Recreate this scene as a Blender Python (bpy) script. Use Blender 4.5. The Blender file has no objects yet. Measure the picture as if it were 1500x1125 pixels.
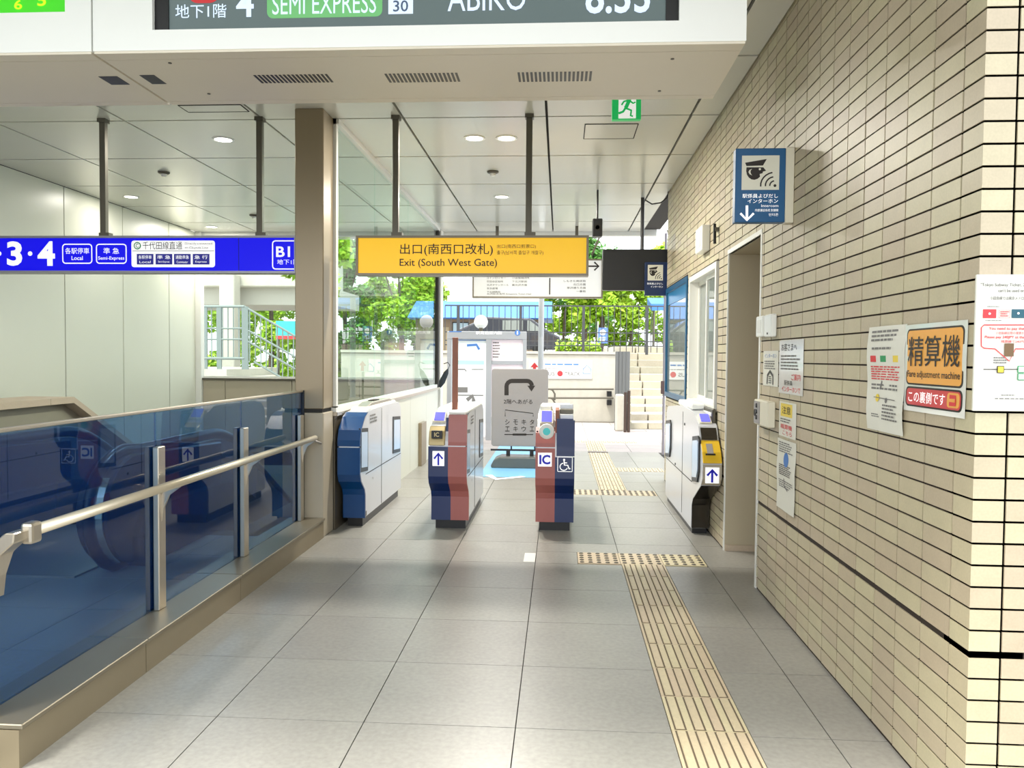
import bpy, bmesh, math, random
from mathutils import Vector, Matrix

random.seed(7)
S = bpy.context.scene
COL = S.collection

# ------------------------------------------------------------------ camera, sky, sun, exposure
FPX, EYE = 1140.0, 1.42                      # focal length in pixels of the 1500 px wide frame, eye height
yc = Vector((70 / FPX, 38.5 / FPX, -1)).normalized()
hc = Vector((1, -0.0083, 0)); xc = (hc - hc.dot(yc) * yc).normalized(); zc = xc.cross(yc)
CAMROT = Matrix((xc, yc, zc))
cd = bpy.data.cameras.new('camera'); cam = bpy.data.objects.new('camera', cd); COL.objects.link(cam)
cd.sensor_width = 36.0; cd.lens = 36.0 * FPX / 1500.0; cd.clip_start = 0.05; cd.clip_end = 200
cam.matrix_world = Matrix.Translation((0, 0, EYE)) @ CAMROT.to_4x4()
S.camera = cam

w = bpy.data.worlds.new('overcast_sky'); S.world = w; w.use_nodes = True
bg = w.node_tree.nodes['Background']
bg.inputs[0].default_value = (0.93, 0.97, 1.0, 1); bg.inputs[1].default_value = 2.2
sd = bpy.data.lights.new('hazy_sun', 'SUN'); sd.energy = 4.0; sd.angle = math.radians(14); sd.color = (1, .95, .85)
so = bpy.data.objects.new('hazy_sun', sd); COL.objects.link(so)
so.rotation_euler = Vector((0.28, 0.34, -0.9)).to_track_quat('-Z', 'Y').to_euler()
LAMP_W = 45.0
S.view_settings.view_transform = 'Standard'; S.view_settings.look = 'None'
S.view_settings.gamma = 1.0; S.view_settings.use_curve_mapping = False
S.view_settings.exposure = 0.48


def at(u, v, X=None, Y=None, Z=None):
    """world point seen at photo pixel (u, v) on the plane X=, Y= or Z="""
    d = CAMROT @ Vector(((u - 750) / FPX, -(v - 562.5) / FPX, -1))
    if X is not None: t = X / d.x
    elif Y is not None: t = Y / d.y
    else: t = (Z - EYE) / d.z
    return Vector((0, 0, EYE)) + d * t


# ------------------------------------------------------------------ materials
def lin(c): return tuple(((x / 255) / 12.92 if x / 255 <= .04045 else ((x / 255 + .055) / 1.055) ** 2.4) for x in c)


MATS = {}
def mat(name, rgb, rough=.5, metal=0., noise=0., scale=30., island=0., bump=0., emit=0., spec=.5, coat=0., aniso=None, speck=0.):
    if name in MATS: return MATS[name]
    m = bpy.data.materials.new(name); m.use_nodes = True; nt = m.node_tree; N = nt.nodes; L = nt.links
    b = N['Principled BSDF']; c = lin(rgb) + (1,)
    b.inputs['Roughness'].default_value = rough; b.inputs['Metallic'].default_value = metal
    b.inputs['Specular IOR Level'].default_value = spec; b.inputs['Coat Weight'].default_value = coat
    b.inputs['Base Color'].default_value = c
    if emit:
        b.inputs['Emission Color'].default_value = c; b.inputs['Emission Strength'].default_value = emit
    out = None
    if noise or speck or bump or island:
        tc = N.new('ShaderNodeTexCoord'); mp = N.new('ShaderNodeMapping'); L.new(tc.outputs['Object'], mp.inputs[0])
        if aniso: mp.inputs['Scale'].default_value = aniso
        n = N.new('ShaderNodeTexNoise'); n.inputs['Scale'].default_value = scale; n.inputs['Detail'].default_value = 5
        L.new(mp.outputs[0], n.inputs['Vector'])
        hsv = N.new('ShaderNodeHueSaturation'); hsv.inputs['Color'].default_value = c
        val = N.new('ShaderNodeMath'); val.operation = 'MULTIPLY_ADD'
        L.new(n.outputs[0], val.inputs[0]); val.inputs[1].default_value = noise * 2; val.inputs[2].default_value = 1 - noise
        last = val.outputs[0]
        if island:
            g = N.new('ShaderNodeNewGeometry'); oi = N.new('ShaderNodeObjectInfo')
            ad = N.new('ShaderNodeMath'); ad.operation = 'ADD'
            L.new(g.outputs['Random Per Island'], ad.inputs[0]); L.new(oi.outputs['Random'], ad.inputs[1])
            fr = N.new('ShaderNodeMath'); fr.operation = 'FRACT'; L.new(ad.outputs[0], fr.inputs[0])
            k = N.new('ShaderNodeMath'); k.operation = 'MULTIPLY_ADD'; L.new(fr.outputs[0], k.inputs[0])
            k.inputs[1].default_value = island * 2; k.inputs[2].default_value = 1 - island
            mu = N.new('ShaderNodeMath'); mu.operation = 'MULTIPLY'; L.new(last, mu.inputs[0]); L.new(k.outputs[0], mu.inputs[1]); last = mu.outputs[0]
            k2 = N.new('ShaderNodeMath'); k2.operation = 'MULTIPLY_ADD'; L.new(fr.outputs[0], k2.inputs[0])
            k2.inputs[1].default_value = .03; k2.inputs[2].default_value = .485; L.new(k2.outputs[0], hsv.inputs['Hue'])
        if speck:
            n2 = N.new('ShaderNodeTexNoise'); n2.inputs['Scale'].default_value = scale * 9; n2.inputs['Detail'].default_value = 2
            L.new(tc.outputs['Object'], n2.inputs['Vector'])
            k3 = N.new('ShaderNodeMath'); k3.operation = 'MULTIPLY_ADD'; L.new(n2.outputs[0], k3.inputs[0])
            k3.inputs[1].default_value = speck * 2; k3.inputs[2].default_value = 1 - speck
            mu2 = N.new('ShaderNodeMath'); mu2.operation = 'MULTIPLY'; L.new(last, mu2.inputs[0]); L.new(k3.outputs[0], mu2.inputs[1]); last = mu2.outputs[0]
        L.new(last, hsv.inputs['Value']); L.new(hsv.outputs[0], b.inputs['Base Color'])
        if bump:
            bp = N.new('ShaderNodeBump'); bp.inputs['Strength'].default_value = bump; bp.inputs['Distance'].default_value = .004
            L.new(n.outputs[0], bp.inputs['Height']); L.new(bp.outputs[0], b.inputs['Normal'])
    MATS[name] = m; return m


def glass(name, tint, film=0., film_rgb=(20, 50, 120), ior=1.5, rough=0.0):
    m = bpy.data.materials.new(name); m.use_nodes = True; nt = m.node_tree; N = nt.nodes; L = nt.links
    N.remove(N['Principled BSDF']); out = N['Material Output']
    tr = N.new('ShaderNodeBsdfTransparent'); tr.inputs[0].default_value = tint + (1,)
    gl = N.new('ShaderNodeBsdfGlossy'); gl.inputs['Roughness'].default_value = rough
    fr = N.new('ShaderNodeFresnel'); fr.inputs['IOR'].default_value = ior
    ge = N.new('ShaderNodeNewGeometry'); front = N.new('ShaderNodeMath'); front.operation = 'SUBTRACT'; front.inputs[0].default_value = 1
    L.new(ge.outputs['Backfacing'], front.inputs[1]); refl = N.new('ShaderNodeMath'); refl.operation = 'MULTIPLY'
    L.new(fr.outputs[0], refl.inputs[0]); L.new(front.outputs[0], refl.inputs[1])      # reflect at the outer faces only
    body = tr.outputs[0]
    if film:
        df = N.new('ShaderNodeBsdfDiffuse'); df.inputs[0].default_value = lin(film_rgb) + (1,)
        mx0 = N.new('ShaderNodeMixShader'); mx0.inputs[0].default_value = film
        L.new(tr.outputs[0], mx0.inputs[1]); L.new(df.outputs[0], mx0.inputs[2]); body = mx0.outputs[0]
    mx = N.new('ShaderNodeMixShader'); L.new(refl.outputs[0], mx.inputs[0]); L.new(body, mx.inputs[1]); L.new(gl.outputs[0], mx.inputs[2])
    L.new(mx.outputs[0], out.inputs[0]); return m


M_brick = mat('glazed_brick_tile', (188, 176, 148), .42, noise=.10, scale=14, island=.055, speck=.10, bump=.15)
M_joint = mat('dark_joint', (46, 36, 30), .9, noise=.15, scale=40)
M_floor = mat('grey_stone_tile', (150, 148, 141), .36, noise=.10, scale=5, island=.04, speck=.22, bump=.08)
M_pave = mat('outdoor_paver', (168, 160, 156), .7, noise=.08, scale=6, island=.05, speck=.1)
M_tact = mat('cream_tactile_tile', (206, 190, 158), .45, noise=.06, scale=8, island=.03, speck=.12)
M_grout = mat('floor_grout', (52, 50, 48), .9, noise=.1)
M_stud = mat('tactile_stud', (92, 84, 72), .45, metal=.3)
M_ceil = mat('glossy_white_ceiling_metal', (216, 216, 206), .2, noise=.015, scale=3, spec=.6)
M_dark = mat('dark_gap', (45, 43, 40), .8)
M_wallpanel = mat('white_wall_panel', (212, 213, 198), .35, noise=.02, scale=3)
M_stone = mat('beige_stone_cap', (190, 172, 150), .5, noise=.08, scale=12, speck=.1)
M_panelbeige = mat('beige_steel_panel', (176, 166, 146), .4, noise=.04, scale=6)
M_colbrown = mat('brown_steel_cladding', (146, 132, 108), .34, metal=.35, noise=.05, scale=5, aniso=(1, 1, .2))
M_steel = mat('brushed_stainless', (196, 188, 174), .3, metal=.9, noise=.05, scale=20, aniso=(8, 8, .3))
M_chrome = mat('polished_steel', (215, 212, 205), .15, metal=1.)
M_alu = mat('white_aluminium', (226, 226, 220), .35, noise=.02)
M_white = mat('white_enamel', (240, 241, 236), .3, noise=.015, scale=4)
M_offwhite = mat('ivory_plastic', (222, 216, 196), .4, noise=.02)
M_hang = mat('grey_hanger_steel', (98, 94, 84), .4, metal=.6, noise=.05, scale=8)
M_signframe = mat('sign_frame_grey', (120, 112, 96), .35, metal=.5)
M_black = mat('black_plastic', (22, 22, 24), .35)
M_rubber = mat('black_rubber', (18, 18, 20), .28)
M_yellow = mat('lit_yellow_face', (250, 194, 8), .35, emit=.30)
M_blue = mat('lit_blue_face', (6, 2, 190), .4, emit=.75, spec=.25)
M_litwhite = mat('lit_white_print', (250, 250, 250), .4, emit=.35)
M_ink = mat('black_print', (34, 26, 22), .5)
M_inkgrey = mat('grey_print', (120, 118, 116), .6)
M_inkred = mat('red_print', (214, 52, 58), .5)
M_inkblue = mat('blue_print', (70, 120, 190), .5)
M_inkgreen = mat('green_print', (40, 150, 90), .5)
M_navyprint = mat('navy_print', (24, 22, 140), .4, emit=.2)
M_paper = mat('white_paper', (220, 219, 208), .55, noise=.02)
M_film = mat('laminated_paper', (226, 226, 220), .12, noise=.03, coat=.6)
M_gateblue = mat('gate_blue_enamel', (4, 62, 116), .28, noise=.03, coat=.3)
M_gatenavy = mat('gate_navy_enamel', (8, 38, 92), .3, noise=.03, coat=.3)
M_gatepink = mat('gate_pink_brown_enamel', (170, 100, 94), .35, noise=.04)
M_gatewhite = mat('gate_pale_steel', (214, 216, 222), .28, metal=.2, noise=.02, coat=.3)
M_gold = mat('pale_gold_metal', (190, 172, 128), .3, metal=.6)
M_bronze = mat('dark_gloss_bronze', (66, 62, 56), .15, metal=.7)
M_screen = mat('lit_lcd', (96, 96, 226), .2, emit=.7)
M_greyboard = mat('grey_sign_board', (150, 146, 146), .45, noise=.02)
M_base = mat('grey_sign_base', (92, 96, 94), .4, noise=.05)
M_floorblue = mat('blue_floor_sheet', (128, 190, 232), .45, noise=.05, scale=3)
M_conc = mat('pale_concrete', (184, 180, 168), .85, noise=.16, scale=1.6, speck=.08, aniso=(2.5, 1, .35))
M_concst = mat('stair_stone', (174, 167, 150), .85, noise=.15, scale=4, speck=.1, island=.06)
M_leafL = mat('bright_leaf', (150, 186, 44), .6, noise=.3, scale=1.2, island=.35)
M_leafD = mat('green_leaf', (78, 132, 44), .6, noise=.3, scale=1.2, island=.4)
M_bark = mat('bark', (84, 72, 60), .9, noise=.3, scale=10)
M_roofblue = mat('blue_roof_sheet', (62, 120, 206), .5, noise=.06, scale=3)
M_shed = mat('shed_boards', (122, 104, 84), .8, noise=.15, scale=6, aniso=(3, 1, .2))
M_fence = mat('dark_fence_steel', (62, 64, 66), .5)
M_rail = mat('grey_rail_steel', (120, 130, 128), .5, metal=.2)
M_green = mat('lit_exit_green', (20, 160, 80), .4, emit=.5)
M_intblue = mat('intercom_blue', (24, 88, 138), .35, noise=.03)
M_lcd = mat('departure_lcd', (84, 96, 96), .12, emit=.5)
M_lcdtext = mat('lcd_glyphs', (190, 206, 226), .3, emit=.55)
M_lcdgreen = mat('lcd_green', (96, 160, 100), .3, emit=.45)
M_ledgreen = mat('led_green', (52, 168, 24), .3, emit=.7)
M_ledyel = mat('led_yellow', (170, 240, 20), .3, emit=.8)
M_lamp = mat('lamp_disc', (255, 250, 238), .3, emit=5.)
M_doorbeige = mat('painted_jamb', (184, 172, 146), .5, noise=.03, scale=4)
M_orange = mat('poster_orange', (238, 168, 72), .3, noise=.05)
M_brown = mat('brown_post', (146, 88, 64), .45, noise=.05)
M_teal = mat('teal_banner', (60, 176, 178), .6, noise=.2, scale=4)
M_glass = glass('clear_glass', (.93, .975, .955), ior=1.45)
M_glassgreen = glass('partition_glass', (.91, .98, .955), ior=1.42)
M_blueglass = glass('blue_tinted_glass', (.42, .60, .77), film=.12, film_rgb=(28, 80, 160), ior=1.45)
M_winglass = glass('office_glass', (.55, .6, .6), film=.35, film_rgb=(205, 214, 208), ior=1.7)

# ------------------------------------------------------------------ mesh helpers
def wloc(o):
    p = Vector((0, 0, 0))
    while o is not None: p += o.location; o = o.parent
    return p


class MB:
    def __init__(s): s.v = []; s.f = []
    def add(s, vs, fs):
        k = len(s.v); s.v += [Vector(x) for x in vs]; s.f += [[i + k for i in f] for f in fs]; return s
    def box(s, x0, x1, y0, y1, z0, z1):
        x0, x1 = sorted((x0, x1)); y0, y1 = sorted((y0, y1)); z0, z1 = sorted((z0, z1))
        return s.add([(x0, y0, z0), (x1, y0, z0), (x1, y1, z0), (x0, y1, z0), (x0, y0, z1), (x1, y0, z1), (x1, y1, z1), (x0, y1, z1)],
                     [(3, 2, 1, 0), (4, 5, 6, 7), (0, 1, 5, 4), (1, 2, 6, 5), (2, 3, 7, 6), (3, 0, 4, 7)])
    def prism(s, poly, ax, a0, a1):
        """poly of the two other axes in xyz order, extruded along ax"""
        n = len(poly)
        def mk(p, a): return (a, p[0], p[1]) if ax == 'x' else ((p[0], a, p[1]) if ax == 'y' else (p[0], p[1], a))
        return s.add([mk(p, a0) for p in poly] + [mk(p, a1) for p in poly],
                     [list(range(n))[::-1], list(range(n, 2 * n))] + [(i, (i + 1) % n, n + (i + 1) % n, n + i) for i in range(n)])
    def tube(s, pts, r, n=10, flat=(1, 1), up=None):
        pts = [Vector(p) for p in pts]; rings = []
        for i, p in enumerate(pts):
            t = (pts[min(i + 1, len(pts) - 1)] - pts[max(i - 1, 0)]).normalized()
            u = Vector(up) if up else (Vector((0, 0, 1)) if abs(t.z) < .95 else Vector((1, 0, 0)))
            a = t.cross(u).normalized(); b = a.cross(t).normalized()
            rr = r[i] if isinstance(r, (list, tuple)) else r
            rings.append([p + a * math.cos(q * math.tau / n) * rr * flat[0] + b * math.sin(q * math.tau / n) * rr * flat[1] for q in range(n)])
        fs = []
        for i in range(len(pts) - 1):
            for q in range(n): fs.append((i * n + q, i * n + (q + 1) % n, (i + 1) * n + (q + 1) % n, (i + 1) * n + q))
        fs.append(list(range(n))[::-1]); fs.append([(len(pts) - 1) * n + q for q in range(n)])
        return s.add([v for ring in rings for v in ring], fs)
    def lathe(s, prof, c, n=24, ax='z'):
        """prof of (radius, height)"""
        vs = []
        for r, h in prof:
            for q in range(n):
                a = q * math.tau / n; x, y = r * math.cos(a), r * math.sin(a)
                vs.append(Vector(c) + (Vector((x, y, h)) if ax == 'z' else Vector((x, -h, y)) if ax == 'y' else Vector((-h, x, y))))
        fs = [(i * n + q, i * n + (q + 1) % n, (i + 1) * n + (q + 1) % n, (i + 1) * n + q) for i in range(len(prof) - 1) for q in range(n)]
        fs += [list(range(n))[::-1], [(len(prof) - 1) * n + q for q in range(n)]]
        return s.add(vs, fs)
    def build(s, name, m, parent=None, bevel=0., smooth=False, kind=None, seg=1):
        org = wloc(parent) if parent else Vector((0, 0, 0))
        me = bpy.data.meshes.new(name); me.from_pydata([tuple(v - org) for v in s.v], [], s.f); me.materials.append(m)
        if bevel or smooth or len(s.f) < 400:
            bm = bmesh.new(); bm.from_mesh(me)
            bmesh.ops.recalc_face_normals(bm, faces=bm.faces)
            if bevel:
                es = [e for e in bm.edges if len(e.link_faces) == 2 and e.calc_face_angle(0) > .5]
                bmesh.ops.bevel(bm, geom=es, offset=bevel, segments=seg, profile=.5, affect='EDGES', clamp_overlap=True)
            if smooth:
                for f in bm.faces: f.smooth = len(f.verts) <= 4
            bm.to_mesh(me); bm.free()
        o = bpy.data.objects.new(name, me); COL.objects.link(o)
        if parent: o.parent = parent
        if kind: o['kind'] = kind
        return o


def rrect(x0, y0, x1, y1, r, n=5):
    p = []
    for cx, cy, a in ((x1 - r, y1 - r, 0), (x0 + r, y1 - r, 90), (x0 + r, y0 + r, 180), (x1 - r, y0 + r, 270)):
        for i in range(n + 1):
            t = math.radians(a + 90 * i / n); p.append((cx + r * math.cos(t), cy + r * math.sin(t)))
    return p


def tag(o, label, cat, group=None):
    o['label'] = label; o['category'] = cat
    if group: o['group'] = group
    return o
def thing(name, label, cat, loc, group=None):
    o = bpy.data.objects.new(name, None); COL.objects.link(o); o.location = loc; o.empty_display_size = .1
    return tag(o, label, cat, group)
def struct(name, mb, m, **k): return mb.build(name, m, kind='structure', **k)
def link_copy(o, parent, loc):
    c = o.copy(); COL.objects.link(c); c.parent = parent; c.location = loc; return c


_font_cache = {}
def glyphs(body, bold=0.):
    key = (body, bold)
    if key not in _font_cache:
        c = bpy.data.curves.new('text', 'FONT'); c.body = body; c.resolution_u = 3; c.offset = bold
        o = bpy.data.objects.new('text', c); COL.objects.link(o)
        dg = bpy.context.evaluated_depsgraph_get(); me = bpy.data.meshes.new_from_object(o.evaluated_get(dg))
        v = [(p.co.x, p.co.y) for p in me.vertices]; f = [list(p.vertices) for p in me.polygons]
        bpy.data.objects.remove(o); bpy.data.curves.remove(c); bpy.data.meshes.remove(me)
        xs = [p[0] for p in v]; ys = [p[1] for p in v]
        x0, x1, y0, y1 = min(xs), max(xs), min(ys), max(ys)
        _font_cache[key] = ([((a - x0) / (x1 - x0), 1 - (b - y0) / max(y1 - y0, 1e-6)) for a, b in v], f)
    return _font_cache[key]


class Face:
    """flat printed face: s runs right, t runs down, both 0..1"""
    def __init__(s, root, O, U, V, w, h, warp=None):
        s.root, s.O, s.U, s.V, s.w, s.h = root, Vector(O), Vector(U), Vector(V), w, h
        s.N = s.V.cross(s.U).normalized() * -1
        s.N = s.U.cross(s.V) * -1
        s.warp = warp; s.acc = {}
    def pt(s, a, b, d): return s.O + s.U * a * s.w + s.V * b * s.h + s.N * (d + (s.warp(a, b) if s.warp else 0))
    def mb(s, m, name, own=True):
        if own and name == 'print': s.k = getattr(s, 'k', 0) + 1; return s.acc.setdefault((s.k, name), (MB(), m))[0]
        return s.acc.setdefault((m.name, name), (MB(), m))[0]
    def poly(s, m, pts, d=.001, name='print'):
        n = len(pts); b = s.mb(m, name)
        b.add([s.pt(a, c, d) for a, c in pts] + [s.pt(a, c, max(d - .0012, -.0005)) for a, c in pts],
              [list(range(n))] + [(i, (i + 1) % n, n + (i + 1) % n, n + i) for i in range(n)])
    def rect(s, m, a0, b0, a1, b1, d=.001, name='print', r=0.):
        if r:
            k = s.w / s.h
            pts = [(x, y) for x, y in ((p[0], p[1] * k) for p in rrect(a0, b0 / k, a1, b1 / k, r))]
        else: pts = [(a0, b0), (a1, b0), (a1, b1), (a0, b1)]
        s.poly(m, pts, d, name)
    def frame(s, m, a0, b0, a1, b1, th, d=.001, name='print', r=.02):
        """rounded outline; th and r in units of the face's width"""
        k = s.w / s.h
        o = [(p[0], p[1] * k) for p in rrect(a0, b0 / k, a1, b1 / k, r)]
        i = [(p[0], p[1] * k) for p in rrect(a0 + th, b0 / k + th, a1 - th, b1 / k - th, max(r - th, .001))]
        n = len(o); b = s.mb(m, name)
        b.add([s.pt(*p, d) for p in o] + [s.pt(*p, d) for p in i], [(q, (q + 1) % n, n + (q + 1) % n, n + q) for q in range(n)])
    def text(s, m, body, a0, b0, a1, b1, d=.002, bold=0., name='lettering'):
        if any(ord(ch) > 0x2e7f for ch in body): bold = min(bold, .004)
        v, f = glyphs(body, bold)
        MB().add([s.pt(a0 + (a1 - a0) * x, b0 + (b1 - b0) * y, d) for x, y in v], f).build(name, m, s.root)
    def line(s, m, pts, th, d=.002, name='print'):
        """polyline in metres-true thickness th (share of width)"""
        k = s.w / s.h; b = s.mb(m, name)
        q = [Vector((x, y / k)) for x, y in pts]; L = []; R = []
        for i in range(len(q)):
            t = (q[min(i + 1, len(q) - 1)] - q[max(i - 1, 0)]).normalized(); nn = Vector((-t.y, t.x)) * th / 2
            L.append(q[i] + nn); R.append(q[i] - nn)
        n = len(q)
        b.add([s.pt(p.x, p.y * k, d) for p in L + R], [(i, i + 1, n + i + 1, n + i) for i in range(n - 1)])
    def disc(s, m, a, b, r, d=.002, name='print', n=20, sx=1.):
        k = s.w / s.h
        s.poly(m, [(a + r * sx * math.cos(q * math.tau / n), b + r * k * math.sin(q * math.tau / n)) for q in range(n)], d, name)
    def bars(s, m, a0, b0, a1, b1, n, d=.0015, fill=.5, ragged=.3, name='print'):
        """lines of print too small to read"""
        for i in range(n):
            y = b0 + (b1 - b0) * i / n; e = a1 - (a1 - a0) * ragged * random.random(); x = a0
            while x < e:
                L = min((a1 - a0) * random.uniform(.06, .2), e - x)
                b = s.mb(m, 'small_print', False); h = (b1 - b0) / n * fill
                b.add([s.pt(x, y, d), s.pt(x + L, y, d), s.pt(x + L, y + h, d), s.pt(x, y + h, d)], [(0, 1, 2, 3)])
                x += L + (a1 - a0) * .025
    def st(s, u, v):
        if abs(s.U.x) > .9: p = at(u, v, Y=s.O.y)
        elif abs(s.U.y) > .9: p = at(u, v, X=s.O.x)
        p = p - s.O; return p.dot(s.U) / s.w, p.dot(s.V) / s.h
    def ptext(s, m, body, u0, v0, u1, v1, **k): s.text(m, body, *s.st(u0, v0), *s.st(u1, v1), **k)
    def prect(s, m, u0, v0, u1, v1, **k): s.rect(m, *s.st(u0, v0), *s.st(u1, v1), **k)
    def flush(s):
        out = [b.build(nm, m, s.root, kind='stuff' if nm == 'small_print' else None) for (_, nm), (b, m) in s.acc.items()]
        s.acc = {}; return out


def faceY(root, p0, p1, y, warp=None):      # faces the camera side (-Y)
    return Face(root, (p0[0], y, p0[1]), (1, 0, 0), (0, 0, -1), p1[0] - p0[0], p0[1] - p1[1], warp)
def faceX(root, y0, z0, y1, z1, x, warp=None):  # on the right wall, facing -X; y0 is the far (left seen) edge
    return Face(root, (x, y0, z0), (0, -1, 0), (0, 0, -1), y0 - y1, z0 - z1, warp)

# ------------------------------------------------------------------ setting: floor
XW, XL, CEIL, YE = 1.23, -5.65, 3.32, 11.83     # right wall face, left wall face, ceiling, facade
fl = MB()
fl.box(-1.9, 6, -8, YE, -.2, -.008); fl.box(-5.8, -4.5, -8, YE, -.2, -.008); fl.box(-2.6, -1.9, -8, YE, -.2, -.008)
fl.box(-4.5, -2.6, -8, 6.15, -.2, -.008); fl.box(-4.5, -2.6, 11.2, YE, -.2, -.008)
floor = struct('floor', fl, M_grout)
xs = [-1.93, -1.33, -.745, -.155, .44, 1.03, 1.5]
rows = [2.334 + .6 * k for k in range(-4, 16)]
G = .0022
def slab(x0, x1, y0, y1, m=M_floor, z=0., name='floor_tile', parent=None):
    return MB().box(x0 + G, x1 - G, y0 + G, y1 - G, -.012, z).build(name, m, parent or floor)
DOT0, DOT1 = 5.36, 5.66
for i, y0 in enumerate(rows):
    y1 = min(y0 + .6, YE)
    if y1 - y0 < .1: continue
    for j in range(len(xs) - 1):
        x0, x1 = xs[j], xs[j + 1]
        hole = (j in (3, 4, 5))
        if y0 < 5.2 and j == 4: slab(.735, 1.03, y0, y1); continue
        if abs(y0 - 5.334) < .05 and j in (3, 4):      # row of warning tiles
            if j == 3: slab(x0, .14, y0, DOT1)
            slab(x0, x1, DOT1, y1); continue
        if abs(y0 - 7.734) < .05 and j in (3, 4):
            slab(x0, x1, y0, 8.07)
            if j == 3: slab(x0, .14, 8.07, y1)
            continue
        if y0 > 8.2 and j == 4: slab(.735, 1.03, y0, y1); continue
        slab(x0, x1, y0, y1)
for y0 in rows:                                         # the floor behind the blue glass
    for j in range(6):
        x0 = -2.03 - .6 * (j + 1); x1 = x0 + .6
        if y0 + .6 > 6.2 and x0 < -2.5: continue
        if y0 > 1.5: slab(x0, x1, y0, min(y0 + .6, YE))
# tactile tiles: one mesh each for tile and ridge, shared
def tactile(x, y, w=.295, l=.3, m=M_tact, dots=False, parent=floor):
    t = bpy.data.objects.new('tactile_tile', TT[(w, m.name)]); COL.objects.link(t); t.parent = parent; t.location = (x, y, 0)
    if dots:
        link_copy(STUDS, t, (0, 0, 0))
    else:
        for k in range(4):
            link_copy(RIDGE, t, (w * (.125 + .25 * k), 0, 0)); link_copy(GROOVE, t, (w * (.125 + .25 * k), 0, 0))
TT = {}
for wd in (.295,):
    for m_ in (M_tact,):
        o = MB().box(.0015, wd - .0015, .0015, .2985, -.012, .001).build('tactile_tile', m_); TT[(wd, m_.name)] = o.data; bpy.data.objects.remove(o)
o = MB().prism([(-.018, 0), (-.014, .005), (.014, .005), (.018, 0)], 'y', .010, .290).build('ridge', M_tact); RIDGE = o; COL.objects.unlink(o)
o = MB().box(-.0235, .0235, .004, .296, .0, .0016).build('groove', mat('tactile_groove', (104, 90, 72), .8)); GROOVE = o; COL.objects.unlink(o)
mb = MB()
for a in range(5):
    for b_ in range(5):
        mb.lathe([(.017, .0005), (.012, .005)], (.0295 + a * .059, .03 + b_ * .06, .0005), 10)
o = mb.build('studs', M_stud, kind='stuff'); STUDS = o; COL.objects.unlink(o)
for k in range(13): tactile(.44, 5.36 - .3 * (k + 1))
for k in range(3): tactile(.14 + .295 * k, 5.36, dots=True)
for k in range(3): tactile(.14 + .295 * k, 8.07, dots=True)
for k in range(11): tactile(.44, 8.37 + .3 * k)
tactile(.735, 9.8); tactile(1.03, 9.8)
MB().box(-.238, -.158, 5.36, 5.60, -.01, .0025).build('access_plate', M_alu, floor)
# pavement outdoors
pv = MB().box(-16, 9, YE, 34, -.25, -.01)
pave = struct('pavement', pv, M_grout)
for j in range(13):
    for i in range(12):
        x0 = -4.3 + .6 * j; y0 = YE + .45 * i
        if x0 > 3 : continue
        MB().box(x0 + .003, x0 + .597, y0 + .003, y0 + .447, -.02, 0).build('paver', M_pave, pave)
MB().box(-16, -4.3, YE, 34, -.02, 0).box(3.5, 9, YE, 34, -.02, 0).box(-4.3, 3.5, YE + 5.4, 34, -.02, 0).build('far_paving', M_pave, pave)
for k in range(4): tactile(.44, 11.9 + .3 * k, parent=pave)
for k in range(-1, 3): tactile(.44 + .295 * k, 13.1, parent=pave)

# ------------------------------------------------------------------ setting: ceiling
ceil = struct('ceiling', MB().box(XL - .2, XW + .25, 1.4, YE, CEIL + .03, CEIL + .2), M_dark)
cx = [XL, -4.67, -3.56, -2.41, -1.266, -.122, 1.004, XW]
cy = [-1.12, .26, 1.45, 2.64, 3.83, 5.02, 6.21, 7.4, 8.59, 9.78, 10.97, YE]
for i in range(len(cx) - 1):
    for j in range(2, len(cy) - 1):
        MB().box(cx[i] + .010, cx[i + 1] - .010, cy[j] + .012, cy[j + 1] - .012, CEIL, CEIL + .035).build('ceiling_panel', M_ceil, ceil)
for (u0, v0, u1, v1) in ((855, 181, 935, 203), (276, 153, 352, 164)):
    a = at(u0, v1, Z=CEIL); b = at(u1, v0, Z=CEIL)
    h = MB().box(a.x, b.x, a.y, b.y, CEIL - .003, CEIL + .01).build('access_hatch', M_ceil, ceil)
    f = MB()
    for q in (0, 1):
        f.box((a.x, b.x)[q] - .004, (a.x, b.x)[q] + .004, a.y, b.y, CEIL - .004, CEIL + .005)
        f.box(a.x, b.x, (a.y, b.y)[q] - .006, (a.y, b.y)[q] + .006, CEIL - .004, CEIL + .005)
    f.build('hatch_gap', M_dark, h)
struct('trim_1', MB().box(XL, XW + .2, YE, YE + .12, CEIL - .06, CEIL + .2), M_alu)

# ------------------------------------------------------------------ setting: left wall and low wall
wl = struct('wall_left', MB().box(XL - .2, XL - .012, -2, YE + .05, -.1, CEIL), M_dark)
for j in range(len(cy) - 1):
    MB().box(XL - .02, XL, cy[j] + .008, cy[j + 1] - .008, 0, CEIL - .005).build('wall_panel', M_wallpanel, wl)
struct('trim_2', MB().box(XL, XL + .09, YE - .06, YE + .06, 0, CEIL), M_alu, bevel=.004)
wb = struct('wall_back', MB().box(XL, -1.83, YE + .02, YE + .2, 0, 1.03), M_dark)
xj = [XL + .09, at(330, 590, Y=YE).x]; d = 1.06
while xj[-1] + d < -1.9: xj.append(xj[-1] + d)
xj.append(-1.84)
for a, b in zip(xj, xj[1:]): MB().box(a + .004, b - .004, YE, YE + .05, 0, 1.03).build('wall_panel', M_panelbeige, wb)
MB().box(XL + .09, -1.84, YE - .03, YE + .2, 1.03, 1.06).build('sill', M_hang, wb, bevel=.004)
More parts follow.
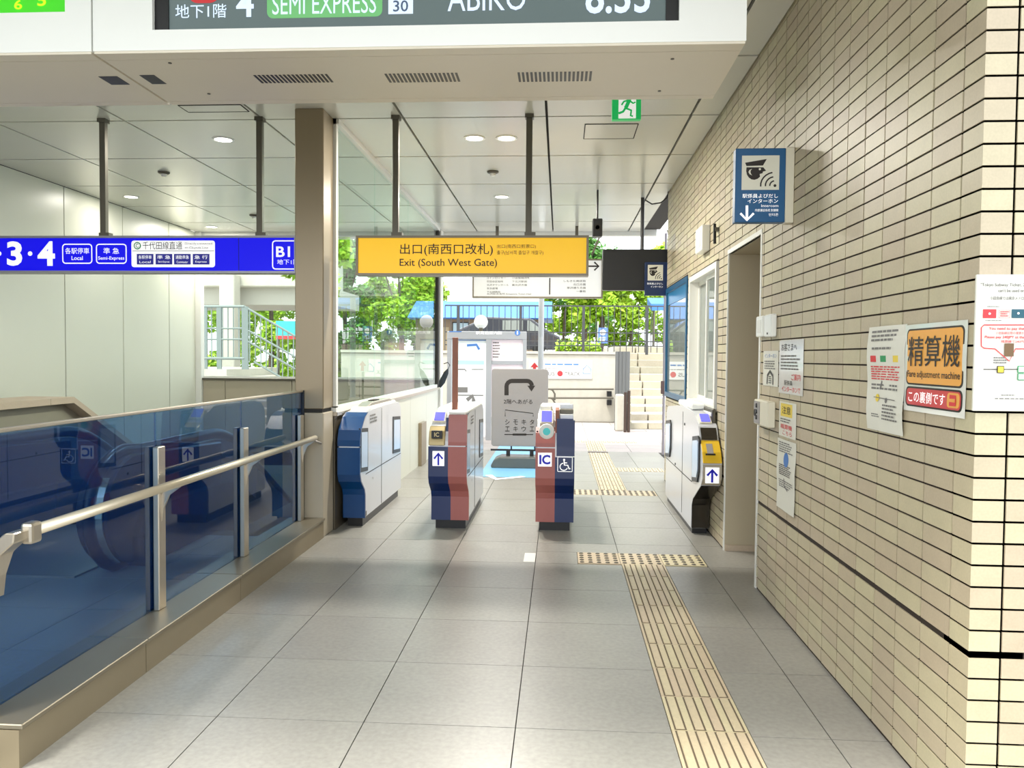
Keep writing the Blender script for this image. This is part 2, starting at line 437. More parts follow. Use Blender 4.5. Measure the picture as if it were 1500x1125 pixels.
w1 = struct('window_1', MB().box(XL + .09, -1.84, YE + .03, YE + .09, CEIL - .1, CEIL).box(XL + .09, -1.84, YE + .03, YE + .09, 1.06, 1.09), M_alu)
for i in range(3):
    a = XL + .09 + i * (3.72 / 3); MB().box(a + .004, a + 1.236, YE + .055, YE + .065, 1.09, CEIL - .1).build('pane', M_glass, w1)

# ------------------------------------------------------------------ setting: column and glass partition
struct('pillar', MB().box(-2.055, -1.83, 5.94, 6.2, 1.005, CEIL), M_colbrown, bevel=.006)
pl = struct('trim_3', MB().box(-2.055, -1.83, 5.94, 6.2, 0, .975), M_panelbeige, bevel=.006)
MB().box(-2.04, -1.845, 5.955, 6.19, .975, 1.005).build('shadow_gap', M_dark, pl)
XP = -1.815
pw = struct('wall_1', MB().box(XP - .12, XP - .012, 6.2, 11.55, 0, .93), M_dark)
for a, b, m_ in ((6.2, 7.0, mat('dark_near_panel', (96, 88, 74), .35, metal=.35)), (7.0, 8.2, M_wallpanel), (8.2, 9.4, M_wallpanel), (9.4, 10.55, M_wallpanel), (10.55, 11.55, M_wallpanel)):  # the nearest panel is coloured dark brown, unlike the rest
    MB().box(XP - .03, XP, a + .003, b - .003, .0, .93).build('wall_panel', m_, pw)
MB().box(XP - .14, XP + .02, 6.2, 11.55, .93, .965).build('ledge', M_steel, pw, bevel=.004)
gp = struct('window_2', MB().box(XP - .04, XP + .01, 6.2, 11.5, .965, 1.01).box(XP - .03, XP + .03, 6.2, 11.5, CEIL - .045, CEIL)
            .box(XP - .03, XP + .01, 6.2, 6.25, 1.0, CEIL), M_alu)
for a, b in ((6.25, 7.57), (7.58, 9.25), (9.26, 11.42)):
    MB().box(XP - .016, XP - .004, a, b, 1.01, CEIL - .04).build('pane', M_glassgreen, gp)
struct('trim_4', MB().box(XP - .05, XP + .02, 11.42, 11.55, .965, CEIL), M_dark)
struct('trim_5', MB().box(XP - .05, XP + .03, 11.62, 11.83, 0, CEIL), M_alu, bevel=.004)
t = tag(MB().box(XP + .001, XP + .045, 9.94, 10.3, .0, .56).build('cover_plate', M_colbrown, bevel=.004), 'narrow dark brown cover standing against the low wall under the glass partition', 'cover')

# ------------------------------------------------------------------ setting: brick wall on the right
D0, D1, DZ = 4.90, 5.82, 2.19                    # doorway
W0, W1, WZ0, WZ1 = 6.19, 7.48, 1.0, 2.185         # sliding window
V0, V1, VZ0, VZ1 = 7.65, 9.14, .99, 2.22          # blue framed window
YC, YF = 2.38, 9.14
bw = MB(); X0, X1 = XW + .005, XW + .16
def yz(y0, y1, z0, z1): bw.box(X0, X1, y0, y1, z0, z1)
yz(YC + .005, D0, 0, 3.6); yz(D0, D1, DZ, 3.6); yz(D1, W0, 0, 3.6); yz(W0, W1, 0, WZ0); yz(W0, W1, WZ1, 3.6)
yz(W1, V0, 0, 3.6); yz(V0, V1, 0, VZ0); yz(V0, V1, VZ1, 3.6)
bw.box(X0, 6, YC + .005, YC + .16, 0, 3.6)
wr = struct('wall_right', bw, M_joint)
openings = [(D0 - .03, D1 + .03, 0, DZ + .03), (W0 - .02, W1 + .02, WZ0 - .02, WZ1 + .02), (V0 - .02, V1 + .02, VZ0 - .02, VZ1 + .02)]
ZT, PR, PC = .543, .0655, .194
zrows = []
z = ZT - .012
while z > -.06: zrows.append((max(z - PR + .007, .002), z)); z -= PR
z = ZT + .010
while z < CEIL + .1: zrows.append((z, z + PR - .007)); z += PR
ycols = [(YC + .0, 2.50)]
y = 2.50
while y < YF: ycols.append((y, min(y + PC, YF))); y += PC
tiles = []
g = .0046
for z0, z1 in zrows:
    if z1 - z0 < .012: continue
    for k, (y0, y1) in enumerate(ycols):
        segs = [(y0 + (0 if k == 0 else g), y1 - g, z0, z1)]
        for (a, b, c, d) in openings:
            new = []
            for (p, q, r, s_) in segs:
                if q <= a or p >= b or s_ <= c or r >= d: new.append((p, q, r, s_)); continue
                if p < a: new.append((p, a, r, s_))
                if q > b: new.append((b, q, r, s_))
                if p >= a and q <= b or True:
                    pa, qb = max(p, a), min(q, b)
                    if r < c: new.append((pa, qb, r, c))
                    if s_ > d: new.append((pa, qb, d, s_))
            segs = new
        for sg in segs:
            if sg[1] - sg[0] > .01 and sg[3] - sg[2] > .008: tiles.append((k == 0,) + sg)
    x = 1.322; n = 0
    while n < 9: tiles.append(('front', x + .0045, min(x + PC - .0045, 5.9), z0, z1)); x += PC; n += 1
    tiles.append(('frontfar', x, 5.98, z0, z1))
def tile_mesh(mb, t):
    j = random.uniform(-.0012, .0012)
    if t[0] is True:                              # corner tile: an L round the arris
        _, y0, y1, z0, z1 = t; x = XW + j * .3
        mb.prism([(x, YC), (1.319, YC), (1.319, YC + .016), (x + .016, YC + .016), (x + .016, y1), (x, y1)], 'z', z0, z1)
    elif t[0] in ('front', 'frontfar'):
        _, x0, x1, z0, z1 = t; mb.box(x0, x1, YC + j, YC + .016, z0, z1)
    else:
        _, y0, y1, z0, z1 = t; mb.box(XW + j, XW + .016, y0, y1, z0, z1)
def size_seen(t):
    if t[0] is True: c = Vector((XW, t[1], (t[3] + t[4]) / 2))
    elif t[0] in ('front', 'frontfar'):
        c = Vector((t[1] + .1, YC, (t[3] + t[4]) / 2))
    else: c = Vector((XW, (t[1] + t[2]) / 2, (t[3] + t[4]) / 2))
    p = CAMROT.transposed() @ (c - Vector((0, 0, EYE)))
    if p.z > -.2: return -1
    u, v = 750 - FPX * p.x / p.z, 562.5 + FPX * p.y / p.z
    if u > 1540 or v < -10 or v > 1150: return -1
    return 10 / (p.length ** 3)
tiles.sort(key=size_seen, reverse=True)
for t in tiles[:300]:
    mb = MB(); tile_mesh(mb, t); mb.build('brick', M_brick, wr)
mb = MB()
for t in tiles[300:]: tile_mesh(mb, t)
mb.build('far_bricks', M_brick, wr, kind='stuff')

# doorway, with its white edge frame and painted recess
dr = struct('door_1', MB().box(XW - .004, XW + .035, D0 - .03, D0, 0, DZ + .03).box(XW - .004, XW + .035, D0, D1 + .03, DZ, DZ + .03)
            .box(XW - .004, XW + .02, D1, D1 + .02, 0, DZ), M_alu)
MB().box(XW + .005, 2.3, D1 - .006, D1 + .1, 0, DZ + .1).build('jamb', M_doorbeige, dr)
MB().box(XW + .16, 2.3, D0 - .12, D0 - .02, 0, DZ + .1).build('jamb', M_doorbeige, dr)
MB().box(2.2, 2.3, D0, D1, 0, DZ).build('door_leaf', M_doorbeige, dr, bevel=.004)
MB().box(XW + .02, 2.3, D0 - .05, D1 + .05, DZ - .005, DZ + .1).build('soffit', M_doorbeige, dr)
MB().box(XW + .005, 2.3, D1 - .018, D1 - .006, 0, .045).build('skirting', M_stone, dr)

# sliding office window
wn = MB()
def xframe(mb, y0, y1, z0, z1, t, x0, x1):
    mb.box(x0, x1, y0, y0 + t, z0, z1); mb.box(x0, x1, y1 - t, y1, z0, z1); mb.box(x0, x1, y0 + t, y1 - t, z0, z0 + t); mb.box(x0, x1, y0 + t, y1 - t, z1 - t, z1)
xframe(wn, W0, W1, WZ0, WZ1, .05, XW - .018, XW + .12)
w3 = struct('window_3', wn, M_alu)
ym = (W0 + W1) / 2
for a, b, xo in ((W0 + .05, ym + .03, XW + .03), (ym - .03, W1 - .05, XW + .065)):
    sm = MB(); xframe(sm, a, b, WZ0 + .05, WZ1 - .05, .035, xo, xo + .03); so_ = sm.build('sash', M_alu, w3)
    MB().box(xo + .012, xo + .018, a + .035, b - .035, WZ0 + .085, WZ1 - .085).build('pane', M_winglass, so_)
    MB().box(xo - .012, xo, a + .01, a + .03, 1.45, 1.6).build('pull', M_black, so_)
MB().box(XW + .13, XW + .14, W0 + .05, W1 - .05, WZ0 + .05, WZ1 - .05).build('blind', M_offwhite, w3)
MB().box(XW - .045, XW - .018, W0 - .02, W1 + .02, WZ0 - .03, WZ0).build('sill', M_alu, w3, bevel=.004)

# blue framed window at the far end
vn = MB(); xframe(vn, V0, V1, VZ0, VZ1, .05, XW - .012, XW + .05)
w4 = struct('window_4', vn, mat('blue_window_frame', (10, 84, 124), .35))
MB().box(XW + .005, XW + .02, V0 + .05, V1 - .05, 2.03, VZ1 - .05).build('header_panel', mat('blue_header', (28, 116, 164), .3), w4)
MB().box(XW + .012, XW + .018, V0 + .05, V1 - .05, VZ0 + .05, 2.03).build('pane', M_winglass, w4)
MB().box(XW + .06, XW + .07, V0 + .05, V1 - .05, VZ0 + .05, 2.03).build('blind', M_offwhite, w4)

# ------------------------------------------------------------------ lamps and detectors in the ceiling
def downlight(u, v, label, k=1., r=.075):
    p = at(u, v, Z=CEIL)
    o = thing('downlight', label, 'downlight', (p.x, p.y, CEIL), 'round downlights in the white ceiling')
    MB().lathe([(r * 1.25, 0), (r * 1.25, -.006), (r, -.008), (r * .98, 0)], (p.x, p.y, CEIL), 24).build('trim_ring', M_white, o)
    MB().lathe([(r * .97, -.001), (r * .6, -.005), (.002, -.006)], (p.x, p.y, CEIL - .0035), 24).build('diffuser', M_lamp, o)
    ld = bpy.data.lights.new('downlight_beam', 'AREA'); ld.shape = 'DISK'; ld.size = r * 1.9; ld.energy = LAMP_W * k; ld.color = (1, .95, .86)
    lo = bpy.data.objects.new('downlight_beam', ld); COL.objects.link(lo); lo.parent = o; lo.location = (0, 0, -.016)
downlight(695, 202, 'left lamp of the pair of round downlights above the yellow exit sign')
downlight(742, 202, 'right lamp of the pair of round downlights above the yellow exit sign')
downlight(327, 204, 'round downlight in ceiling left of the pillar, nearest above the blue sign', .7)
downlight(192, 288, 'round downlight in ceiling close to the white panelled wall', .2)
downlight(735, 288, 'small lone downlight further back above the yellow exit sign')
downlight(310, 332, 'round downlight in ceiling next to the far glazed facade, above the blue sign', .45)
for u, v, lb in ((240, 252, 'small ceiling sprinkler left of pillar, in front of the white wall lamp'),
                 (722, 251, 'small ceiling detector behind the pair of downlights'),
                 (372, 315, 'small ceiling detector left of the pillar, beside the blue sign hanger')):
    p = at(u, v, Z=CEIL)
    o = thing('ceiling_detector', lb, 'detector', (p.x, p.y, CEIL), 'small detectors in the white ceiling')
    MB().lathe([(.06, 0), (.06, -.012), (.045, -.022)], (p.x, p.y, CEIL), 20).build('body', M_hang, o)
    MB().lathe([(.028, -.022), (.024, -.045), (.008, -.05)], (p.x, p.y, CEIL), 16).build('sensor', M_alu, o)

# ------------------------------------------------------------------ departure boards overhead
YB0, YB1, ZB = 3.25, 3.93, 2.70
xb = at(1093, 66, Y=YB0).x; xs_ = at(135, 74, Y=YB0).x
sl, sr, sz = at(223, 37, Y=YB0).x, at(995, 23, Y=YB0).x, at(600, 37, Y=YB0).z
M_under = mat('warm_bounce_enamel', (222, 213, 194), .35, noise=.02, scale=4)  # white enamel tinted warm, the floor's bounced light put into the colour
def housing(root, x0, x1, s0, s1, sz):
    b = MB()
    b.box(x0, x1, YB0, YB0 + .02, ZB + .01, sz); b.box(x0, s0, YB0, YB0 + .02, sz, 3.27); b.box(s1, x1, YB0, YB0 + .02, sz, 3.27)
    b.box(s0, s1, YB0, YB0 + .02, sz + .45, 3.27)
    b.box(x0, x1, YB0 + .02, YB1, 3.22, 3.27); b.box(x0, x0 + .02, YB0 + .02, YB1, ZB + .01, 3.22); b.box(x1 - .02, x1, YB0 + .02, YB1, ZB + .01, 3.22)
    b.box(x0, x1, YB1 - .02, YB1, ZB + .01, 3.27)
    b.build('housing', M_white, root)
    MB().box(x0 + .003, x1 - .003, YB0 + .004, YB0 + .075, ZB, ZB + .012).build('front_strip', M_under, root)
    MB().box(x0 + .003, x1 - .003, YB0 + .079, YB1 - .06, ZB, ZB + .012).build('bottom_panel', M_under, root)
    MB().box(x0 + .003, x1 - .003, YB1 - .056, YB1 - .004, ZB, ZB + .012).build('rear_strip', M_under, root)
    for q in (.25, .75):
        MB().box(x0 + (x1 - x0) * q - .04, x0 + (x1 - x0) * q + .04, 3.55, 3.63, 3.27, CEIL).build('hanger', M_hang, root)
bd = thing('departure_board', 'large white overhead departure board with dark screen and vented underside', 'display board', ((xs_ + xb) / 2, YB0, ZB))
housing(bd, xs_ + .004, xb, sl, sr, sz)
MB().box(sl, sr, YB0 + .03, YB0 + .05, sz - .01, sz + .46).build('screen', M_lcd, bd)
MB().box(sl, at(248, 20, Y=YB0 + .03).x, YB0 + .022, YB0 + .032, sz, sz + .45).build('side_bezel', M_black, bd)
MB().box(at(975, 20, Y=YB0 + .03).x, sr, YB0 + .022, YB0 + .032, sz, sz + .45).build('side_bezel', M_black, bd)
f = faceY(bd, (sl, sz + .45), (sr, sz), YB0 + .0285)
f.ptext(M_lcdtext, '地下1階', 257, 7, 332, 26, bold=.01)
f.ptext(M_lcdtext, '4', 346, -14, 372, 25, bold=.02)
f.prect(M_lcdgreen, 391, -38, 560, 24, d=.0005, name='service_bar', r=.012)
f.ptext(M_lcdtext, 'SEMI EXPRESS', 399, -8, 551, 19, d=.002)
f.prect(M_lcdtext, 569, -30, 605, 20, d=.0005, name='train_tag')
f.ptext(mat('lcd_dark_glyphs', (70, 88, 110), .3, emit=.2), '30', 576, 1, 598, 17, d=.002, bold=.01)
f.ptext(M_lcdtext, 'ABIKO', 656, -22, 770, 15)
f.ptext(M_lcdtext, '8:33', 858, -30, 952, 19, bold=.02)
f.prect(M_inkred, 275, -30, 322, 4, d=.0006, name='line_mark', r=.02)
f.flush()
def bottom_marks(root, items, m, name):
    mb = MB()
    for (u0, v0, u1, v1) in items:
        a = at(u0, v0, Z=ZB); b = at(u1, v0, Z=ZB); c = at((u0 + u1) / 2, v1, Z=ZB)
        mb.box(a.x, b.x, a.y, c.y, ZB - .0015, ZB + .004)
    mb.build(name, m, root)
for (u0, u1, v0, v1) in ((371, 483, 110, 121), (563, 673, 108, 120), (758, 870, 106, 119)):
    a = at(u0, v0, Z=ZB); b = at(u1, v0, Z=ZB); c = at((u0 + u1) / 2, v1, Z=ZB); mb = MB(); st = (b.x - a.x) / 18
    for k in range(18): mb.box(a.x + st * k, a.x + st * (k + .55), a.y, c.y, ZB - .0015, ZB + .004)
    mb.build('vent_slots', M_black, bd, kind='stuff')
bottom_marks(bd, [(204, 110, 226, 123)], M_black, 'sensor_window')
mb = MB()
for (u, v) in ((249, 92), (306, 137), (985, 86), (966, 133)):
    p = at(u, v, Z=ZB); mb.lathe([(.008, 0), (.008, -.003)], (p.x, p.y, ZB), 8)
mb.build('screws', M_hang, bd, kind='stuff')
b2 = thing('guide_display', 'white overhead display housing with green lit screen beside the departure board', 'display board', (xs_ - .7, YB0, ZB))
gl_, gz = at(95, 10, Y=YB0).x, at(50, 18, Y=YB0).z
housing(b2, xs_ - 1.7, xs_ - .004, gl_ - .7, gl_, gz)
MB().box(gl_ - .72, gl_ + .01, YB0 + .022, YB0 + .04, gz - .01, gz + .46).build('screen', M_ledgreen, b2)
f = faceY(b2, (gl_ - .7, gz + .45), (gl_, gz), YB0 + .021)
f.ptext(M_ledyel, '6', 21, 0, 33, 14, bold=.02); f.ptext(M_ledyel, '5', 55, -8, 68, 9, bold=.02); f.ptext(M_ledyel, '7', -6, -6, 4, 6, bold=.02)
f.flush()
bottom_marks(b2, [(144, 112, 172, 124)], M_black, 'sensor_window')

# ------------------------------------------------------------------ hanging signs
YS = 6.16
def hangers(root, us, zt, y=YS):
    for u in us:
        x = at(u, 250, Y=y).x
        h = MB().box(x - .024, x + .024, y - .024, y + .024, zt, CEIL).build('hanger', M_hang, root, bevel=.004)
        MB().box(x - .034, x + .034, y - .034, y + .034, CEIL - .03, CEIL).build('flange', M_hang, h); MB().box(x - .03, x + .055, y - .03, y + .03, zt, zt + .03).build('flange', M_hang, h)
def sign_box(root, x0, x1, z0, z1, y, face, frame=M_signframe, dep=.12, fr=.018, body='cabinet'):
    b = MB(); yy = y - dep / 2
    b.box(x0, x1, yy, y + dep / 2, z1 - fr, z1).box(x0, x1, yy, y + dep / 2, z0, z0 + fr).box(x0, x0 + fr, yy, y + dep / 2, z0 + fr, z1 - fr).box(x1 - fr, x1, yy, y + dep / 2, z0 + fr, z1 - fr)
    b.build('frame', frame, root)
    MB().box(x0 + fr, x1 - fr, yy + .012, y + dep / 2 - .012, z0 + fr, z1 - fr).build('face', face, root)
    return yy + .0115
a = at(521, 345, Y=YS - .06); b = at(862, 403, Y=YS - .06)
ys_ = thing('exit_sign', 'long yellow hanging sign pointing out the exit at the south west gate', 'sign', ((a.x + b.x) / 2, YS, a.z))
yf = sign_box(ys_, a.x, b.x, b.z - .005, a.z, YS, M_yellow); hangers(ys_, (580, 775), a.z)
f = faceY(ys_, (a.x, a.z), (b.x, b.z), yf)
f.ptext(M_ink, '出口(南西口改札)', 586, 357, 722, 375, bold=.012)
f.ptext(M_ink, 'Exit (South West Gate)', 585.5, 379, 728, 393, bold=.006)
f.ptext(M_ink, '出口(南西口剪票口)', 728, 358, 785, 364.5); f.ptext(M_ink, '출구(남서쪽 출입구 개찰구)', 728, 367, 796, 374)
f.flush()
a = at(-190, 344, Y=YS - .06); b = at(434, 400, Y=YS - .06)
bs = thing('platform_sign', 'long blue hanging platform sign running to the brown pillar', 'sign', ((a.x + b.x) / 2, YS, a.z))
yf = sign_box(bs, a.x, b.x, at(300, 400, Y=YS - .06).z, at(300, 345, Y=YS - .06).z, YS, M_blue, frame=mat('sign_frame_pale', (150, 150, 160), .35, metal=.5))
hangers(bs, (152, 381), at(300, 345, Y=YS - .06).z)
f = faceY(bs, (a.x, a.z), (b.x, b.z), yf)
W_ = M_litwhite
for t_, u0, u1 in (('3', 10, 33), ('4', 55, 81), ('2', -36, -14)): f.ptext(W_, t_, u0, 353.5, u1, 389.5, bold=.035)
for u in (-1, 44.3): f.disc(W_, *f.st(u, 371.5), .0052)
def sbox(u0, v0, u1, v1, jp, en, vj, ve, pj=5, pe=8):
    f.frame(W_, *f.st(u0, v0), *f.st(u1, v1), .0026, r=.008)
    f.ptext(W_, jp, u0 + pj, vj[0], u1 - pj, vj[1], bold=.02); f.ptext(W_, en, u0 + pe, ve[0], u1 - pe, ve[1], bold=.01)
sbox(91, 357, 135.5, 386.5, '各駅停車', 'Local', (363, 372), (375, 381), 4.5, 14)
sbox(140.5, 357, 185.8, 386.5, '準 急', 'Semi-Express', (363, 372), (375.5, 382), 11, 3.5)
f.prect(W_, 192.5, 352.5, 315, 391.5, d=.001, name='white_panel', r=.006)
f.disc(M_inkgreen, *f.st(201.3, 360), .0085, d=.002); f.disc(W_, *f.st(201.3, 360), .006, d=.003); f.ptext(M_inkgreen, 'C', 199, 357, 203.5, 363, d=.004, bold=.02)
f.ptext(M_ink, '千代田線直通', 209, 354, 267, 365.5, d=.002)
f.ptext(M_inkgrey, 'Directly connected', 271, 355, 311, 359.5, d=.002); f.ptext(M_inkgrey, 'to Chiyoda Line', 271, 361, 305, 365.5, d=.002)
f.prect(M_inkgrey, 194, 367.3, 313.5, 368, d=.002)
for u, jp, en in ((200.5, '各駅停車', 'Local'), (228, '準 急', 'Semi-Express'), (255, '通勤準急', 'Commuter'), (282.5, '急 行', 'Express')):
    f.prect(M_navyprint, u, 372, u + 24.5, 387.5, d=.002, name='service_tag')
    f.ptext(W_, jp, u + 2.5, 374, u + 22, 379.5, d=.0035, bold=.02); f.ptext(W_, en, u + 4, 382, u + 20.5, 385.5, d=.0035)
f.frame(W_, *f.st(398.5, 352), *f.st(470, 395), .0026, r=.008)
f.ptext(W_, 'B1F', 404.5, 361, 441, 376.5, bold=.02); f.ptext(W_, '地下1階', 406, 380, 438, 387.5, bold=.02)
f.prect(M_dark, 349.3, 346.5, 350.2, 399, d=.001, name='seam')
f.flush()

# white facility list sign further back
YM = 11.3
a = at(692, 379, Y=YM); b = at(883, 437, Y=YM)
ms = thing('facility_sign', 'white hanging facility list sign with an arrow, behind the yellow exit sign', 'sign', ((a.x + b.x) / 2, YM, a.z))
yf = sign_box(ms, a.x, b.x, b.z, a.z, YM + .05, mat('white_sign_face', (226, 226, 224), .4, emit=.1), dep=.1, fr=.022)
for u in (728, 845):
    x = at(u, 340, Y=YM).x; MB().box(x - .022, x + .022, YM + .03, YM + .07, a.z, CEIL).build('hanger', M_hang, ms)
f = faceY(ms, (a.x, a.z), (b.x, b.z), yf)
for i, (t1, t2) in enumerate((('お客さまトイレ', '多目的トイレ'), ('コインロッカー', '小田急線改札'), ('世田谷区役所', '下北沢駅前'), ('北沢タウンホール', '東北沢方面'), ('本多劇場', None), ('下北線路街', None))):
    v = 400.5 + 5.1 * i
    if v < 402: continue
    f.ptext(M_ink, t1, 713, v, 713 + 4 * len(t1), v + 3.2)
    if t2: f.ptext(M_ink, t2, 750, v, 750 + 4.4 * len(t2), v + 3.2)
f.ptext(M_ink, '北沢総合支所 Kitazawa Town Hall', 713, 429, 778, 432)
for i, t1 in enumerate(('しもきた商店街', '北口方面', '茶沢通り方面', '一番街')): f.ptext(M_ink, t1, 858 - 4.6 * len(t1), 410 + 5 * i, 858, 413.3 + 5 * i)
f.prect(M_ink, 804.5, 407, 806, 431.5, d=.0015)
f.line(M_ink, [f.st(860, 390), f.st(876.5, 390)], .012); f.line(M_ink, [f.st(870.5, 384), f.st(877, 390), f.st(870.5, 396)], .012)
f.flush()

# black back of a monitor with the small intercom sign beside it
YD = 9.3
a = at(883, 365, Y=YD); b = at(977, 425, Y=YD)
md = thing('hanging_monitor', 'black hanging monitor box by the far end of the brick wall', 'monitor', ((a.x + b.x) / 2, YD, a.z))
MB().box(a.x, b.x + .02, YD, YD + .12, at(930, 425, Y=YD).z, a.z).build('body', M_black, md, bevel=.008)
x = at(941, 330, Y=YD + .06).x
MB().tube([(x, YD + .06, a.z), (x, YD + .06, CEIL)], .022).build('hanger_pole', M_black, md)
MB().box(a.x + .05, b.x - .3, YD + .12, YD + .13, at(930, 420, Y=YD).z, a.z - .05).build('screen', M_dark, md)
YI = 9.22
a = at(945, 384, Y=YI); b = at(977, 433, Y=YI)
ic = thing('intercom_sign_small', 'dark blue intercom sign hanging in front of the black monitor', 'sign', ((a.x + b.x) / 2, YI, a.z))
MB().box(a.x, b.x, YI, YI + .05, b.z, a.z).build('panel', mat('deep_blue_sign', (12, 40, 84), .35), ic, bevel=.003)
MB().box(a.x + .05, b.x - .05, YI + .05, YD, a.z - .2, a.z - .1).build('mount', M_black, ic)


def intercom_face(f, u, v, U, W, big=True):
    """pictogram of an attendant in a cap calling through an intercom; pixel box u,v .. U,W holds the white square"""
    k = lambda x, y: f.st(u + (U - u) * x, v + (W - v) * y)
    f.prect(mat('intercom_white', (228, 226, 210), .4), u, v, U, W, d=.001, name='pictogram_field')
    f.poly(M_ink, [k(.08, .21), k(.67, .10), k(.565, .29), k(.12, .305)], .002, 'pictogram')
    f.poly(M_ink, [k(*q) for q in ((.12, .345), (.575, .345), (.65, .445), (.565, .467), (.555, .515), (.475, .54), (.485, .62), (.42, .68), (.33, .71), (.25, .695), (.18, .64), (.13, .555), (.11, .45))], .002, 'pictogram')
    f.poly(mat('intercom_white', (228, 226, 210), .4), [k(*q) for q in ((.27, .39), (.20, .42), (.17, .48), (.20, .545), (.27, .58), (.235, .53), (.225, .48), (.235, .43))], .003, 'pictogram_ear'); f.disc(mat('intercom_white', (228, 226, 210), .4), *k(.48, .40), .022, .003, 'pictogram_eye')
    for r in (.14, .26, .39):
        f.line(M_ink, [k(.89 + r * math.cos(math.radians(q)), .88 - r * math.sin(math.radians(q))) for q in range(100, 186, 14)], .028 if big else .03, .002, 'pictogram')
    f.disc(M_ink, *k(.89, .88), .028, .002, 'pictogram')
f = faceY(ic, (a.x, a.z), (b.x, b.z), YI - .0005)
intercom_face(f, 949, 388, 971, 411, False)
f.ptext(W_, '駅係員よびだし', 948, 414, 971, 417); f.ptext(W_, 'インターホン', 953, 418.5, 971, 421.5)
f.flush()
# black speaker on a pole
p = at(875, 334, Y=8.9)
sp = thing('ceiling_speaker', 'small black speaker hanging on a thin pole above the white facility sign', 'speaker', (p.x, p.y, p.z - .12))
z0, z1 = at(875, 347, Y=8.9).z, at(875, 321, Y=8.9).z
MB().box(p.x - .055, p.x + .055, 8.85, 9.0, z0, z1).build('cabinet', M_black, sp, bevel=.008)
MB().tube([(p.x, 8.92, z1), (p.x, 8.92, CEIL)], .012).build('pole', M_black, sp)
MB().lathe([(.04, 0), (.03, .004), (.012, -.006)], (p.x, 8.85, (z0 + z1) / 2), 16, 'y').build('cone', M_dark, sp)
# dome camera
p = at(973, 272, Y=9.0)
dc = thing('dome_camera', 'small white dome camera with a looping cable at the top of the brick wall', 'camera', (p.x, 9.0, p.z))
MB().lathe([(.07, .05), (.07, 0), (.055, -.03), (.03, -.055), (.003, -.062)], (p.x, 9.0, p.z), 20).build('dome', M_alu, dc, smooth=True)
MB().box(p.x - .02, XW, 8.98, 9.02, p.z + .045, p.z + .065).build('bracket', M_alu, dc)
q = [at(u, v, Y=9.02) for u, v in ((979, 280), (977, 290), (968, 297), (955, 299), (945, 293))]
MB().tube(q, .008, 6).build('cable', M_black, dc)

# exit light at the ceiling
YX = 5.45
a = at(896.5, 175, Y=YX); b = at(939, 175, Y=YX)
ex = thing('emergency_exit_light', 'green and white running person exit light under the ceiling', 'exit light', ((a.x + b.x) / 2, YX, CEIL))
MB().box(a.x, b.x, YX, YX + .05, a.z, a.z + .2).build('lit_face', M_green, ex, bevel=.003)
MB().box(a.x + .04, b.x - .04, YX + .005, YX + .045, a.z + .2, CEIL).build('mount', M_alu, ex)
f = faceY(ex, (a.x, a.z + .2), (b.x, a.z), YX - .0005)
f.rect(W_, .22, .1, .82, .97, .001, 'door_field'); g_ = M_green
f.disc(g_, .62, .23, .07, .002, 'running_figure')
f.line(g_, [(.60, .32), (.50, .55), (.46, .62)], .13, .002, 'running_figure'); f.line(g_, [(.46, .62), (.66, .70), (.64, .88), (.72, .9)], .07, .002, 'running_figure')
f.line(g_, [(.47, .6), (.38, .74), (.22, .80)], .08, .002, 'running_figure'); f.line(g_, [(.58, .36), (.72, .46), (.80, .42)], .06, .002, 'running_figure')
f.line(g_, [(.56, .35), (.40, .40), (.32, .52)], .06, .002, 'running_figure')
f.flush()

# ------------------------------------------------------------------ things on the brick wall
a = at(1078, 218, Y=4.24); zt, zb = at(1120, 217, Y=4.24).z, at(1120, 325.5, Y=4.24).z; xr = at(1151, 250, Y=4.24).x
iw = thing('intercom_sign', 'blue intercom sign with capped attendant pictogram projecting from the brick wall', 'sign', (XW, 4.26, zb))
MB().box(a.x, xr, 4.24, 4.30, zb, zt).build('panel', M_intblue, iw, bevel=.003)
MB().box(xr, XW - .001, 4.235, 4.305, zb - .004, zt + .004).build('wall_bracket', M_offwhite, iw, bevel=.003)
f = faceY(iw, (a.x, zt), (xr, zb), 4.2395)
intercom_face(f, 1087, 228, 1141, 278)
f.ptext(W_, '駅係員よびだし', 1087.5, 284, 1139.5, 290, bold=.02); f.ptext(W_, 'インターホン', 1095, 291.5, 1139.5, 297.5, bold=.02)
f.ptext(W_, 'Intercom', 1115, 299.5, 1140, 303.3); f.ptext(W_, '内部通话系统 對講機', 1106, 306, 1140, 310); f.ptext(W_, '인터폰', 1126, 312.5, 1140, 316.5)
f.line(W_, [f.st(1094, 301), f.st(1094, 322)], .05); f.line(W_, [f.st(1084.5, 312.5), f.st(1094, 322.5), f.st(1104, 312.5)], .045)
f.flush()
def xbox(name, label, cat, y0, y1, z0, z1, dep, m, bev=.006, group=None):
    o = thing(name, label, cat, (XW, (y0 + y1) / 2, z0), group)
    MB().box(XW - dep, XW - .0015, y0, y1, z0, z1).build('case', m, o, bevel=bev); return o
o = xbox('wall_box', 'small white box high on the brick wall above the sliding window', 'box', 6.55, 6.85, 2.32, 2.53, .07, M_white)
MB().box(XW - .074, XW - .07, 6.6, 6.8, 2.36, 2.49).build('lid', M_alu, o)
o = thing('wall_pipe', 'short dark pipe bracket on the brick wall beside the small white box', 'bracket', (XW, 6.25, 2.45))
p0, p1 = at(1047, 328, X=XW - .03), at(1047, 357, X=XW - .03)
MB().tube([p0, p1], .012, 8).build('pipe', M_black, o); MB().box(XW - .03, XW, p0.y - .03, p0.y + .03, p0.z - .06, p0.z - .03).build('clip', M_hang, o)
o = xbox('switch_box', 'white switch box on the brick wall, right beside the doorway frame', 'switch', 4.70, 4.85, 1.555, 1.68, .035, M_white, group='switch boxes by the doorway')
